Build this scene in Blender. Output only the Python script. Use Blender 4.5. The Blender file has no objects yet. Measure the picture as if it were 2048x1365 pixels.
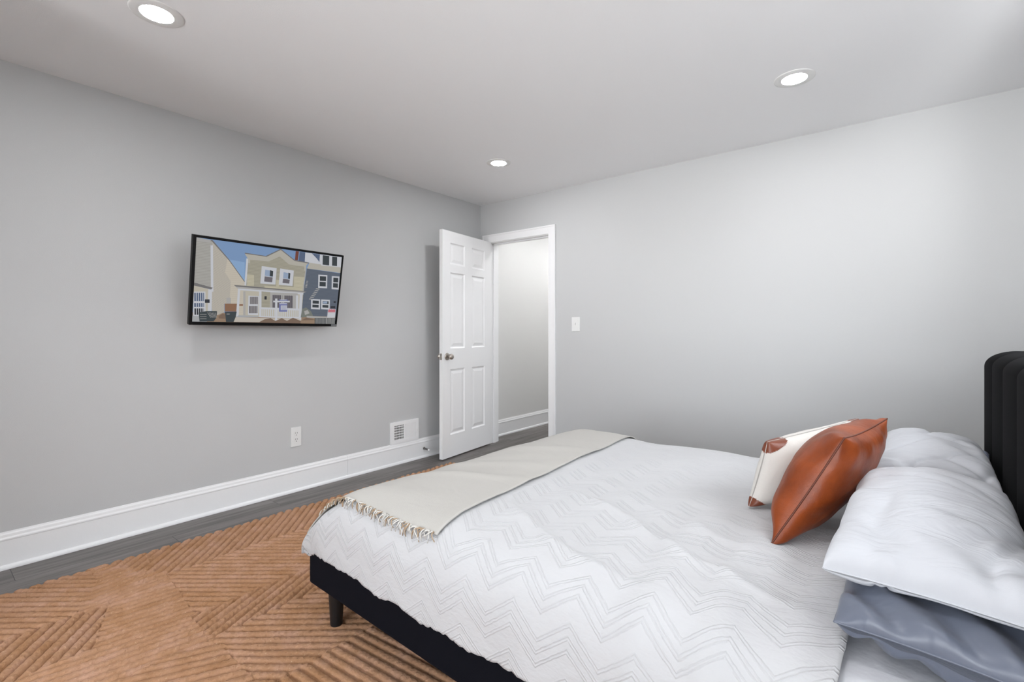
import bpy, bmesh, math, random
import numpy as np
from mathutils import Matrix, Vector

S = bpy.context.scene
COL = S.collection
rng = np.random.default_rng(7)
random.seed(7)
PI = math.pi

# ------------------------------------------------------------------ camera
cam_d = bpy.data.cameras.new('camera')
cam_d.sensor_width = 36.0
cam_d.lens = 16.9415
cam_d.shift_y = -0.00903
cam_d.clip_start = 0.02
cam = bpy.data.objects.new('camera', cam_d)
COL.objects.link(cam)
cam.location = (3.3455, -3.7063, 1.1373)
cam.rotation_euler = (PI / 2, 0, math.radians(38.331))
S.camera = cam

# ------------------------------------------------------------------ light and exposure
S.view_settings.view_transform = 'Standard'
S.view_settings.look = 'None'
S.view_settings.gamma = 1.0
S.view_settings.use_curve_mapping = False
S.view_settings.exposure = -0.03
LAMP = 215.0            # radiance of a downlight lens
HALL_LAMP = 225.0
SKY = 11.0             # daylight outside the added windows
LAMP_COL = (0.98, 0.985, 1.0)
SKY_COL = (0.90, 0.95, 1.0)
LOW_GLOW = 2.3            # added upward glow that brightens the ceiling, relative to the sky
world = bpy.data.worlds.new('daylight')
S.world = world
world.use_nodes = True
bg = world.node_tree.nodes['Background']
bg.inputs[1].default_value = SKY
# pale overcast sky above, a bright glow added below the horizon for the ceiling
_wt = world.node_tree
_tc = _wt.nodes.new('ShaderNodeTexCoord')
_sx = _wt.nodes.new('ShaderNodeSeparateXYZ')
_rp = _wt.nodes.new('ShaderNodeValToRGB')
_mp = _wt.nodes.new('ShaderNodeMapRange')
_mp.inputs[1].default_value = -1.0
_mp.inputs[2].default_value = 1.0
_wt.links.new(_tc.outputs['Generated'], _sx.inputs[0])
_wt.links.new(_sx.outputs[2], _mp.inputs[0])
_wt.links.new(_mp.outputs[0], _rp.inputs[0])
_e = _rp.color_ramp.elements
_e[0].position, _e[0].color = 0.47, (LOW_GLOW * 0.98, LOW_GLOW * 0.99, LOW_GLOW * 1.0, 1)
_e[1].position, _e[1].color = 0.53, (*SKY_COL, 1)
# headboard side: the added glow is dulled to keep the ceiling from burning out
_ns = _wt.nodes.new('ShaderNodeMapRange')
_ns.inputs[1].default_value = 0.22
_ns.inputs[2].default_value = 0.42
_lo = _wt.nodes.new('ShaderNodeMapRange')
_lo.inputs[1].default_value = 0.06
_lo.inputs[2].default_value = -0.02
_ml = _wt.nodes.new('ShaderNodeMath')
_ml.operation = 'MULTIPLY'
_mx = _wt.nodes.new('ShaderNodeMix')
_mx.data_type = 'RGBA'
_mx.inputs[7].default_value = (0.16, 0.16, 0.16, 1)
_wt.links.new(_sx.outputs[0], _ns.inputs[0])
_wt.links.new(_sx.outputs[2], _lo.inputs[0])
_wt.links.new(_ns.outputs[0], _ml.inputs[0])
_wt.links.new(_lo.outputs[0], _ml.inputs[1])
_wt.links.new(_ml.outputs[0], _mx.inputs[0])
_wt.links.new(_rp.outputs[0], _mx.inputs[6])
_wt.links.new(_mx.outputs[2], bg.inputs[0])
ADDED_WIN = (1.45, 3.85, 0.45, 1.90)          # unseen window added for light, wall behind the camera: x0, x1, z0, z1
YB = -6.30                              # inner face of that wall
WB = 0.34                               # its thickness
XR = 3.93                               # inner face of the headboard wall
H = 2.44
ADDED_WIN2 = (-2.75, -1.30, 1.15, 2.05)       # unseen window added for fill light above the headboard: y0, y1, z0, z1
W2T = 0.22
p2 = bpy.data.lights.new('added_window_portal', 'AREA')
p2.shape = 'RECTANGLE'
p2.size = ADDED_WIN2[3] - ADDED_WIN2[2]
p2.size_y = ADDED_WIN2[1] - ADDED_WIN2[0]
p2.cycles.is_portal = True
p2o = bpy.data.objects.new('added_window_portal', p2)
COL.objects.link(p2o)
p2o.location = (XR + W2T - 0.01, (ADDED_WIN2[0] + ADDED_WIN2[1]) / 2, (ADDED_WIN2[2] + ADDED_WIN2[3]) / 2)
p2o.rotation_euler = (0, PI / 2, 0)     # faces the room, -X
pl = bpy.data.lights.new('added_window_portal', 'AREA')
pl.shape = 'RECTANGLE'
pl.size = ADDED_WIN[1] - ADDED_WIN[0]
pl.size_y = ADDED_WIN[3] - ADDED_WIN[2]
pl.cycles.is_portal = True
po = bpy.data.objects.new('added_window_portal', pl)
COL.objects.link(po)
po.location = ((ADDED_WIN[0] + ADDED_WIN[1]) / 2, YB - WB + 0.01, (ADDED_WIN[2] + ADDED_WIN[3]) / 2)
po.rotation_euler = (PI / 2, 0, 0)      # turned to face the room, +Y


# ------------------------------------------------------------------ materials
def srgb(r, g=None, b=None):
    if g is None:
        g = b = r
    f = lambda c: (c / 255 / 12.92) if c / 255 <= 0.04045 else ((c / 255 + 0.055) / 1.055) ** 2.4
    return (f(r), f(g), f(b))


class NT:
    def __init__(s, name):
        s.m = bpy.data.materials.new(name)
        s.m.use_nodes = True
        s.t = s.m.node_tree
        s.b = s.t.nodes['Principled BSDF']

    def n(s, kind, **kw):
        n = s.t.nodes.new(kind)
        for k, v in kw.items():
            if k.startswith('i_'):
                n.inputs[k[2:].replace('_', ' ')].default_value = v
            else:
                setattr(n, k, v)
        return n

    def l(s, a, b):
        s.t.links.new(a, b)

    def math(s, op, a, b=None, c=None, clamp=False):
        n = s.t.nodes.new('ShaderNodeMath')
        n.operation = op
        n.use_clamp = clamp
        for i, v in enumerate((a, b, c)):
            if v is None:
                continue
            if isinstance(v, (int, float)):
                n.inputs[i].default_value = v
            else:
                s.l(v, n.inputs[i])
        return n.outputs[0]

    def mix(s, fac, a, b):
        n = s.t.nodes.new('ShaderNodeMix')
        n.data_type = 'RGBA'
        for i, v in ((0, fac), (6, a), (7, b)):
            if isinstance(v, (int, float)):
                n.inputs[i].default_value = v
            elif isinstance(v, tuple):
                n.inputs[i].default_value = (*v, 1)
            else:
                s.l(v, n.inputs[i])
        return n.outputs[2]

    def coords(s, which='Object', scale=None):
        tc = s.n('ShaderNodeTexCoord')
        o = tc.outputs[which]
        if scale:
            mp = s.n('ShaderNodeMapping')
            mp.inputs['Scale'].default_value = scale
            s.l(o, mp.inputs[0])
            o = mp.outputs[0]
        return o

    def noise(s, vec, scale, detail=4, rough=0.55):
        n = s.n('ShaderNodeTexNoise')
        n.inputs['Scale'].default_value = scale
        n.inputs['Detail'].default_value = detail
        n.inputs['Roughness'].default_value = rough
        if vec is not None:
            s.l(vec, n.inputs['Vector'])
        return n.outputs['Fac']

    def bump(s, h, dist, strength=1.0, prev=None):
        n = s.n('ShaderNodeBump')
        n.inputs['Strength'].default_value = strength
        n.inputs['Distance'].default_value = dist
        s.l(h, n.inputs['Height'])
        if prev is not None:
            s.l(prev, n.inputs['Normal'])
        return n.outputs[0]


def plain(name, col, rough=0.5, metal=0.0, noise=None, dist=0.001, spec=0.5, sheen=0.0, var=0.0):
    t = NT(name)
    t.b.inputs['Base Color'].default_value = (*col, 1)
    t.b.inputs['Roughness'].default_value = rough
    t.b.inputs['Metallic'].default_value = metal
    t.b.inputs['Specular IOR Level'].default_value = spec
    if sheen:
        t.b.inputs['Sheen Weight'].default_value = sheen
    if noise:
        f = t.noise(t.coords(), noise)
        t.l(t.bump(f, dist), t.b.inputs['Normal'])
        if var:
            c = t.mix(f, tuple(x * (1 - var) for x in col), tuple(min(1, x * (1 + var)) for x in col))
            t.l(c, t.b.inputs['Base Color'])
    return t.m


M = {}
M['wall'] = plain('wall_paint', (0.565, 0.57, 0.572), 0.6, noise=350, dist=0.0004, spec=0.25)
M['hall_wall'] = plain('wall_paint_lightened', (0.75, 0.745, 0.73), 0.6, noise=350, dist=0.0004, spec=0.25)  # same paint as the room, made paler to brighten the dim hall
M['ceiling'] = plain('ceiling_paint', (0.90, 0.905, 0.915), 0.85, noise=300, dist=0.0004, spec=0.1)
M['trim'] = plain('trim_paint', (0.87, 0.87, 0.875), 0.35, noise=60, dist=0.0002, spec=0.4)
M['plastic'] = plain('white_plastic', (0.80, 0.80, 0.79), 0.35)
M['hole_shade'] = plain('painted_hole_shade', (0.015, 0.015, 0.015), 0.7)  # near-black colour standing in for the shade inside holes
M['nickel'] = plain('brushed_nickel', (0.50, 0.46, 0.42), 0.28, 1.0)
M['steel'] = plain('dark_steel', (0.16, 0.15, 0.145), 0.3, 1.0)
M['black_plastic'] = plain('black_plastic', (0.007, 0.007, 0.0075), 0.4, spec=0.15)
M['black_fabric'] = plain('black_fabric', (0.0065, 0.0070, 0.0110), 0.9, noise=900, dist=0.0008, spec=0.08)
M['headboard'] = plain('headboard_fabric', (0.0085, 0.0085, 0.0095), 0.92, noise=900, dist=0.0008, spec=0.08)
M['black_wood'] = plain('black_leg', (0.010, 0.010, 0.011), 0.4)
M['brass_tip'] = plain('rubber_tip', (0.85, 0.85, 0.85), 0.5)
M['sheet'] = plain('white_sheet', (0.64, 0.645, 0.68), 0.85, noise=14, dist=0.004, spec=0.2, sheen=0.1)
M['case'] = None


def floor_mat():
    t = NT('grey_oak_planks')
    tc = t.coords('Object')
    sep = t.n('ShaderNodeSeparateXYZ')
    t.l(tc, sep.inputs[0])
    comb = t.n('ShaderNodeCombineXYZ')
    t.l(t.math('ADD', sep.outputs[1], 2.777 + 12.2), comb.inputs[0])
    t.l(t.math('ADD', sep.outputs[0], 3.80 - 0.012), comb.inputs[1])
    br = t.n('ShaderNodeTexBrick')
    br.offset = 0.5
    br.offset_frequency = 2
    br.inputs['Scale'].default_value = 1.0
    br.inputs['Brick Width'].default_value = 1.22
    br.inputs['Row Height'].default_value = 0.19
    br.inputs['Mortar Size'].default_value = 0.0011
    br.inputs['Mortar Smooth'].default_value = 0.1
    br.inputs['Color1'].default_value = (0, 0, 0, 1)
    br.inputs['Color2'].default_value = (1, 1, 1, 1)
    br.inputs['Mortar'].default_value = (0.5, 0.5, 0.5, 1)
    t.l(comb.outputs[0], br.inputs['Vector'])
    # grain stretched along the plank, shifted per plank
    mp = t.n('ShaderNodeMapping')
    mp.inputs['Scale'].default_value = (34, 2.2, 1)
    add = t.n('ShaderNodeVectorMath')
    add.operation = 'ADD'
    sc = t.n('ShaderNodeVectorMath')
    sc.operation = 'SCALE'
    t.l(br.outputs['Color'], sc.inputs[0])
    sc.inputs['Scale'].default_value = 7.0
    t.l(tc, add.inputs[0])
    t.l(sc.outputs[0], add.inputs[1])
    t.l(add.outputs[0], mp.inputs[0])
    g = t.noise(mp.outputs[0], 1.0, 6, 0.62)
    mp2 = t.n('ShaderNodeMapping')
    mp2.inputs['Scale'].default_value = (9, 0.9, 1)
    t.l(add.outputs[0], mp2.inputs[0])
    g2 = t.noise(mp2.outputs[0], 1.0, 3)
    fac = t.math('ADD', t.math('MULTIPLY', g, 0.75), t.math('MULTIPLY', g2, 0.45))
    ramp = t.n('ShaderNodeValToRGB')
    e = ramp.color_ramp.elements
    e[0].position = 0.38
    e[0].color = (0.055, 0.046, 0.042, 1)
    e[1].position = 0.80
    e[1].color = (0.22, 0.20, 0.19, 1)
    t.l(fac, ramp.inputs[0])
    pv = t.math('ADD', t.math('MULTIPLY', br.outputs['Color'], 0.24), 0.86)
    mul = t.n('ShaderNodeVectorMath')
    mul.operation = 'SCALE'
    t.l(ramp.outputs[0], mul.inputs[0])
    t.l(pv, mul.inputs['Scale'])
    c = t.mix(br.outputs['Fac'], mul.outputs[0], (0.02, 0.018, 0.018))
    t.l(c, t.b.inputs['Base Color'])
    t.b.inputs['Roughness'].default_value = 0.42
    t.b.inputs['Specular IOR Level'].default_value = 0.4
    hgt = t.math('SUBTRACT', t.math('MULTIPLY', g, 0.3), br.outputs['Fac'])
    t.l(t.bump(hgt, 0.0008), t.b.inputs['Normal'])
    return t.m


M['floor'] = floor_mat()


def rug_mat():
    t = NT('jute_braid')
    o = t.coords('Object')
    big = t.noise(o, 1.7, 2)
    mid = t.noise(o, 14, 3)
    fine = t.noise(o, 160, 3, 0.7)
    at = t.n('ShaderNodeUVMap')
    sep = t.n('ShaderNodeSeparateXYZ')
    t.l(at.outputs[0], sep.inputs[0])
    # one tone per braid row (uv.y is the row number)
    rown = t.n('ShaderNodeTexWhiteNoise')
    rown.noise_dimensions = '1D'
    t.l(t.math('FLOOR', sep.outputs[1]), rown.inputs['W'])
    f1 = t.math('ADD', t.math('MULTIPLY', mid, 0.85), t.math('MULTIPLY', rown.outputs[0], 0.16))
    ramp = t.n('ShaderNodeValToRGB')
    e = ramp.color_ramp.elements
    e[0].position = 0.25
    e[0].color = (*srgb(172, 127, 90), 1)
    e[1].position = 0.78
    e[1].color = (*srgb(202, 160, 136), 1)
    x = ramp.color_ramp.elements.new(0.5)
    x.color = (*srgb(188, 144, 110), 1)
    t.l(f1, ramp.inputs[0])
    # a paler, pinker tone in some stretches
    bf = t.math('MULTIPLY', t.math('SUBTRACT', big, 0.42), 3.0, clamp=True)
    c = t.mix(t.math('MULTIPLY', bf, 0.45), ramp.outputs[0], srgb(206, 164, 138))
    # pale fibre flecks
    fl = t.math('GREATER_THAN', fine, 0.66)
    c = t.mix(t.math('MULTIPLY', fl, 0.55), c, srgb(226, 200, 168))
    dk = t.math('LESS_THAN', fine, 0.36)
    c = t.mix(t.math('MULTIPLY', dk, 0.35), c, srgb(134, 84, 50))
    t.l(c, t.b.inputs['Base Color'])
    t.b.inputs['Roughness'].default_value = 0.95
    t.b.inputs['Specular IOR Level'].default_value = 0.1
    t.l(t.bump(t.noise(o, 220, 4, 0.7), 0.004), t.b.inputs['Normal'])
    return t.m


M['rug'] = rug_mat()


def coverlet_mat():
    """white cotton with raised zigzag tufting; uv = metres along the bed / across it"""
    t = NT('tufted_cotton')
    uv = t.n('ShaderNodeUVMap')
    sep = t.n('ShaderNodeSeparateXYZ')
    t.l(uv.outputs[0], sep.inputs[0])
    u, v = sep.outputs[0], sep.outputs[1]
    wob = t.noise(uv.outputs[0], 60, 2)
    tri = t.math('ABSOLUTE', t.math('SUBTRACT', t.math('FRACT', t.math('DIVIDE', u, 0.162)), 0.5))   # 0..0.5
    w = t.math('ADD', v, t.math('MULTIPLY', tri, 0.125))
    w = t.math('ADD', w, t.math('MULTIPLY', t.math('SUBTRACT', wob, 0.5), 0.006))
    ph = t.math('FRACT', t.math('DIVIDE', w, 0.118))          # one band of three double lines, then a gap
    w2 = t.math('MULTIPLY', ph, 0.118)
    inb = t.math('LESS_THAN', w2, 0.084)
    q = t.math('FRACT', t.math('DIVIDE', w2, 0.028))
    qq = t.math('MULTIPLY', q, 0.028)

    def line(c):
        d = t.math('ABSOLUTE', t.math('SUBTRACT', qq, c))
        return t.math('SUBTRACT', 1.0, t.math('DIVIDE', d, 0.0032), clamp=True)
    ln = t.math('MAXIMUM', line(0.008), line(0.0165))
    ln = t.math('MULTIPLY', ln, inb)
    ln = t.math('SMOOTH_MIN', ln, 1.0, 0.2)
    fz = t.noise(uv.outputs[0], 420, 2, 0.7)
    h = t.math('MULTIPLY', ln, t.math('ADD', 0.6, t.math('MULTIPLY', fz, 0.8)))
    cloth = t.noise(uv.outputs[0], 900, 2)
    nrm = t.bump(cloth, 0.0004, 0.6)
    cre = t.noise(t.coords('UV', (9, 16, 1)), 1.0, 4, 0.6)
    nrm = t.bump(cre, 0.010, 0.55, nrm)
    nrm = t.bump(h, 0.0015, 0.85, nrm)
    t.l(nrm, t.b.inputs['Normal'])
    t.b.inputs['Base Color'].default_value = (0.57, 0.57, 0.582, 1)
    t.b.inputs['Roughness'].default_value = 0.9
    t.b.inputs['Specular IOR Level'].default_value = 0.15
    t.b.inputs['Sheen Weight'].default_value = 0.15
    return t.m


M['coverlet'] = coverlet_mat()


def cloth_mat(name, col, crease=0.006, cscale=7, weave=700, wd=0.0004, rough=0.85, sheen=0.1, stretch=(1, 2.2, 1), spec=0.2, var=0.0):
    t = NT(name)
    o = t.coords('UV')
    w = t.noise(o, weave, 2)
    n = t.bump(w, wd, 0.7)
    mp = t.n('ShaderNodeMapping')
    mp.inputs['Scale'].default_value = stretch
    mp.inputs['Rotation'].default_value = (0, 0, 0.5)
    t.l(o, mp.inputs[0])
    c = t.n('ShaderNodeTexNoise')
    c.inputs['Scale'].default_value = cscale
    c.inputs['Detail'].default_value = 3
    c.inputs['Distortion'].default_value = 1.2
    t.l(mp.outputs[0], c.inputs['Vector'])
    n = t.bump(c.outputs['Fac'], crease, 0.7, n)
    t.l(n, t.b.inputs['Normal'])
    t.b.inputs['Base Color'].default_value = (*col, 1)
    if var:
        f = t.noise(t.coords('UV', (60, 900, 1)), 1.0, 3)
        t.l(t.mix(f, tuple(x * (1 - var) for x in col), tuple(x * (1 + var) for x in col)), t.b.inputs['Base Color'])
    t.b.inputs['Roughness'].default_value = rough
    t.b.inputs['Specular IOR Level'].default_value = spec
    t.b.inputs['Sheen Weight'].default_value = sheen
    return t.m


M['case'] = cloth_mat('white_pillowcase', (0.58, 0.59, 0.622), 0.010, 8, 900, 0.0003)
M['satin'] = cloth_mat('grey_satin', (0.13, 0.147, 0.195), 0.015, 7, 1200, 0.0001, 0.38, 0.1, (1, 1, 1), 0.5)
M['throw'] = cloth_mat('oatmeal_weave', (0.50, 0.483, 0.452), 0.008, 3.0, 500, 0.0012, 0.95, 0.1, (1, 1.4, 1), 0.1, 0.05)
M['linen'] = cloth_mat('cream_linen', (0.60, 0.57, 0.535), 0.010, 7, 420, 0.0008, 0.95, 0.1, (1, 1, 1), 0.1, 0.05)
M['fringe_pale'] = plain('fringe_pale', (0.68, 0.66, 0.62), 0.9, noise=500, dist=0.0006)
M['fringe_tan'] = plain('fringe_tan', (0.40, 0.29, 0.19), 0.9, noise=500, dist=0.0006)


def leather():
    t = NT('tan_leather')
    o = t.coords('Object')
    a = t.noise(o, 9, 4)
    c = t.mix(t.math('MULTIPLY', t.math('SUBTRACT', a, 0.3), 2.2, clamp=True), srgb(112, 48, 16), srgb(156, 74, 28))
    t.l(c, t.b.inputs['Base Color'])
    t.b.inputs['Roughness'].default_value = 0.40
    t.b.inputs['Specular IOR Level'].default_value = 0.36
    vo = t.n('ShaderNodeTexVoronoi')
    vo.inputs['Scale'].default_value = 420
    t.l(o, vo.inputs['Vector'])
    n = t.bump(vo.outputs['Distance'], 0.0004, 0.5)
    n = t.bump(t.noise(o, 11, 3), 0.010, 0.5, n)
    t.l(n, t.b.inputs['Normal'])
    return t.m


M['leather'] = leather()
M['leather_dark'] = plain('brown_leather', srgb(112, 56, 34), 0.4, noise=300, dist=0.0004)
M['stitch'] = plain('stitched_seam', srgb(92, 40, 18), 0.5)


def emit(name, col, strength=1.0):
    t = NT(name)
    t.b.inputs['Base Color'].default_value = (0, 0, 0, 1)
    t.b.inputs['Emission Color'].default_value = (*col, 1)
    t.b.inputs['Emission Strength'].default_value = strength
    t.b.inputs['Roughness'].default_value = 0.4
    return t.m


def screen_mat(name, a, b=None, period=0.0045, slope=0.0):
    """a colour shown on the lit screen; two tones make clapboard siding"""
    t = NT(name)
    t.b.inputs['Base Color'].default_value = (0.004, 0.004, 0.004, 1)
    t.b.inputs['Roughness'].default_value = 0.5
    t.b.inputs['Specular IOR Level'].default_value = 0.2
    t.b.inputs['Emission Strength'].default_value = 0.86
    if b is None:
        t.b.inputs['Emission Color'].default_value = (*a, 1)
    else:
        o = t.coords('Object')
        sep = t.n('ShaderNodeSeparateXYZ')
        t.l(o, sep.inputs[0])
        zz = t.math('ADD', sep.outputs[2], t.math('MULTIPLY', sep.outputs[1], slope))
        f = t.math('FRACT', t.math('DIVIDE', zz, period))
        t.l(t.mix(f, a, b), t.b.inputs['Emission Color'])
    return t.m


# ------------------------------------------------------------------ mesh helpers
WM = {}          # object name -> world matrix


class MB:
    def __init__(s):
        s.v, s.f = [], []

    def add(s, verts, faces):
        n = len(s.v)
        s.v += [tuple(map(float, p)) for p in verts]
        s.f += [tuple(i + n for i in f) for f in faces]
        return s

    def box(s, x0, x1, y0, y1, z0, z1, mat=None):
        v = [(x, y, z) for x in (x0, x1) for y in (y0, y1) for z in (z0, z1)]
        f = [(0, 1, 3, 2), (4, 6, 7, 5), (0, 4, 5, 1), (2, 3, 7, 6), (0, 2, 6, 4), (1, 5, 7, 3)]
        if mat is not None:
            v = [tuple(mat @ Vector(p)) for p in v]
        return s.add(v, f)

    def quad(s, *p):
        return s.add(p, [tuple(range(len(p)))])

    def lathe(s, prof, n=32, mat=None, cap=True):
        """profile (r, h) turned round the local Z axis"""
        v, f = [], []
        for r, h in prof:
            for k in range(n):
                a = 2 * PI * k / n
                v.append((r * math.cos(a), r * math.sin(a), h))
        for i in range(len(prof) - 1):
            for k in range(n):
                k2 = (k + 1) % n
                f.append((i * n + k, i * n + k2, (i + 1) * n + k2, (i + 1) * n + k))
        if cap:
            f.append(tuple(range(n - 1, -1, -1)))
            m = (len(prof) - 1) * n
            f.append(tuple(range(m, m + n)))
        if mat is not None:
            v = [tuple(mat @ Vector(p)) for p in v]
        return s.add(v, f)

    def tube(s, pts, r, n=6, r2=None):
        pts = [Vector(p) for p in pts]
        v, f = [], []
        m = len(pts)
        up = Vector((0.3, 0.2, 1)).normalized()
        for i, p in enumerate(pts):
            d = (pts[min(i + 1, m - 1)] - pts[max(i - 1, 0)])
            d = d.normalized() if d.length > 1e-9 else Vector((0, 0, 1))
            e1 = d.cross(up)
            if e1.length < 1e-4:
                e1 = d.cross(Vector((1, 0, 0)))
            e1.normalize()
            e2 = d.cross(e1)
            rr = r if r2 is None else r + (r2 - r) * i / (m - 1)
            for k in range(n):
                a = 2 * PI * k / n
                v.append(tuple(p + e1 * math.cos(a) * rr + e2 * math.sin(a) * rr))
        for i in range(m - 1):
            for k in range(n):
                k2 = (k + 1) % n
                f.append((i * n + k, i * n + k2, (i + 1) * n + k2, (i + 1) * n + k))
        f.append(tuple(range(n - 1, -1, -1)))
        f.append(tuple(range((m - 1) * n, m * n)))
        return s.add(v, f)

    def extrude(s, prof, a, b, fn):
        """profile of 2D points swept from a to b; fn(t, x, y) -> point"""
        n = len(prof)
        v = [fn(a, *p) for p in prof] + [fn(b, *p) for p in prof]
        f = [(i, (i + 1) % n, n + (i + 1) % n, n + i) for i in range(n)]
        f += [tuple(range(n - 1, -1, -1)), tuple(range(n, 2 * n))]
        return s.add(v, f)


def link_mesh(name, verts, faces, mat, parent=None, smooth=False, uv=None, bevel=0.0, recalc=True):
    me = bpy.data.meshes.new(name)
    P = np.array(verts, dtype=float)
    if parent is not None:
        mi = np.array(WM[parent.name].inverted())
        P = P @ mi[:3, :3].T + mi[:3, 3]
        loc = None
    else:
        lo, hi = P.min(0), P.max(0)
        loc = Vector(((lo[0] + hi[0]) / 2, (lo[1] + hi[1]) / 2, lo[2]))
        P = P - np.array(loc)
    me.from_pydata(P.tolist(), [], faces if isinstance(faces, list) else faces.tolist())
    if uv is not None:
        lay = me.uv_layers.new(name='UVMap')
        idx = np.empty(len(me.loops), dtype=np.int32)
        me.loops.foreach_get('vertex_index', idx)
        lay.data.foreach_set('uv', np.asarray(uv, dtype=np.float32)[idx].ravel())
    if recalc:
        bm = bmesh.new()
        bm.from_mesh(me)
        bmesh.ops.recalc_face_normals(bm, faces=bm.faces)
        bm.to_mesh(me)
        bm.free()
    if smooth:
        me.polygons.foreach_set('use_smooth', [True] * len(me.polygons))
    for m in (mat if isinstance(mat, (list, tuple)) else [mat]):
        me.materials.append(m)
    o = bpy.data.objects.new(name, me)
    COL.objects.link(o)
    if parent is not None:
        o.parent = parent
        WM[o.name] = WM[parent.name].copy()
    else:
        o.location = loc
        WM[o.name] = Matrix.Translation(loc)
    if bevel:
        b = o.modifiers.new('bevel', 'BEVEL')
        b.width = bevel
        b.segments = 2
        b.limit_method = 'ANGLE'
        b.angle_limit = math.radians(40)
    return o


def part(name, mb, mat, parent=None, smooth=False, bevel=0.0):
    return link_mesh(name, mb.v, mb.f, mat, parent, smooth, None, bevel)


def thing(name, loc, label, cat, rot=None, group=None):
    o = bpy.data.objects.new(name, None)
    o.empty_display_size = 0.05
    COL.objects.link(o)
    o.location = loc
    m = Matrix.Translation(loc)
    if rot is not None:
        o.rotation_euler = rot
        m = m @ o.rotation_euler.to_matrix().to_4x4()
    WM[o.name] = m
    return tag(o, label, cat, group)


def tag(o, label, cat, group=None):
    o['label'] = label
    o['category'] = cat
    if group:
        o['group'] = group
    return o


def struct(o, label, cat):
    o['kind'] = 'structure'
    return tag(o, label, cat)


def smooth_angle(o, deg=35):
    me = o.data
    me.polygons.foreach_set('use_smooth', [True] * len(me.polygons))
    try:
        me.set_sharp_from_angle(angle=math.radians(deg))
    except Exception:
        pass


def copy_tree(o, loc):
    c = o.copy()
    COL.objects.link(c)
    c.location = loc
    for ch in o.children:
        k = ch.copy()
        COL.objects.link(k)
        k.parent = c
    return c


# value noise for cloth
_perm = rng.random((256, 256))


def vnoise(x, y):
    xi, yi = np.floor(x).astype(int), np.floor(y).astype(int)
    fx, fy = x - xi, y - yi
    fx = fx * fx * (3 - 2 * fx)
    fy = fy * fy * (3 - 2 * fy)
    g = lambda i, j: _perm[i & 255, j & 255]
    a = g(xi, yi) * (1 - fx) + g(xi + 1, yi) * fx
    b = g(xi, yi + 1) * (1 - fx) + g(xi + 1, yi + 1) * fx
    return (a * (1 - fy) + b * fy) * 2 - 1


def fbm(x, y, oct=3):
    s, a = 0, 1.0
    for k in range(oct):
        s = s + a * vnoise(x * 2 ** k + 17.3 * k, y * 2 ** k + 9.1 * k)
        a *= 0.5
    return s


def grid_faces(nu, nv, off=0):
    i, j = np.meshgrid(np.arange(nu - 1), np.arange(nv - 1), indexing='ij')
    a = (i * nv + j).ravel() + off
    return np.stack([a, a + nv, a + nv + 1, a + 1], 1)


# ------------------------------------------------------------------ room shell
YH = 3.2                                    # far end of the hall
XH = -0.03                                  # hall's left wall face
WT = 0.12                                   # thickness of the wall with the door
OX0, OX1, OZ = 0.115, 0.862, 2.05           # rough opening

o = part('floor', MB().box(-0.25, XR + 0.24, YB - 0.4, YH + 0.1, -0.06, 0.0), M['floor'])
o.data.transform(Matrix.Translation(o.location))
o.location = (0, 0, 0)
struct(o, 'grey brown wood plank floor running along the left wall into the hallway', 'floor')
o = part('ceiling', MB().box(-0.25, XR + 0.24, YB - 0.4, YH + 0.1, H, H + 0.08), M['ceiling'])
struct(o, 'smooth white ceiling with recessed lights', 'ceiling')
o = part('wall_left', MB().box(-0.12, 0.0, YB - 0.12, 0.0, 0, H), M['wall'])
struct(o, 'light grey wall the television hangs on', 'wall')
mb = MB()
mb.box(-0.12, OX0, 0, WT, 0, H)
mb.box(OX1, XR, 0, WT, 0, H)
mb.box(OX0, OX1, 0, WT, OZ, H)
o = part('wall_far', mb, M['wall'])
struct(o, 'light grey wall with the doorway and light switch, behind the bed', 'wall')
y0, y1, z0, z1 = ADDED_WIN2
mb = MB()
mb.box(XR, XR + W2T, YB - WB, y0, 0, H)
mb.box(XR, XR + W2T, y1, WT, 0, H)
mb.box(XR, XR + W2T, y0, y1, 0, z0)
mb.box(XR, XR + W2T, y0, y1, z1, H)
o = part('wall_right', mb, M['wall'])
struct(o, 'light grey wall behind the black headboard', 'wall')
mb = MB()
mb.box(-0.12, ADDED_WIN[0], YB - WB, YB, 0, H)
mb.box(ADDED_WIN[1], XR, YB - WB, YB, 0, H)
mb.box(ADDED_WIN[0], ADDED_WIN[1], YB - WB, YB, 0, ADDED_WIN[2])
mb.box(ADDED_WIN[0], ADDED_WIN[1], YB - WB, YB, ADDED_WIN[3], H)
o = part('wall_back', mb, M['wall'])
struct(o, 'light grey wall opposite the doorway, with the added window in it', 'wall')
o = part('wall_light_block', MB().box(0, 0.98, -4.32, -4.20, 0, H), M['wall'])  # unseen stub added to block window light from the left wall
struct(o, 'added stub of wall behind the camera, keeping window light off the television wall', 'wall')
mb = MB()
x0, x1, z0, z1 = ADDED_WIN
for a, b, c, d in ((x0, x0 + .05, z0, z1), (x1 - .05, x1, z0, z1), (x0, x1, z0, z0 + .05), (x0, x1, z1 - .05, z1),
                   ((x0 + x1) / 2 - .03, (x0 + x1) / 2 + .03, z0, z1)):
    mb.box(a, b, YB - 0.30, YB - 0.24, c, d)
o = part('added_window_1', mb, M['trim'])  # frame of the unseen window added to light the room
struct(o, 'white framed window added for daylight, unseen behind the camera, opposite the doorway', 'window')

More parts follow.
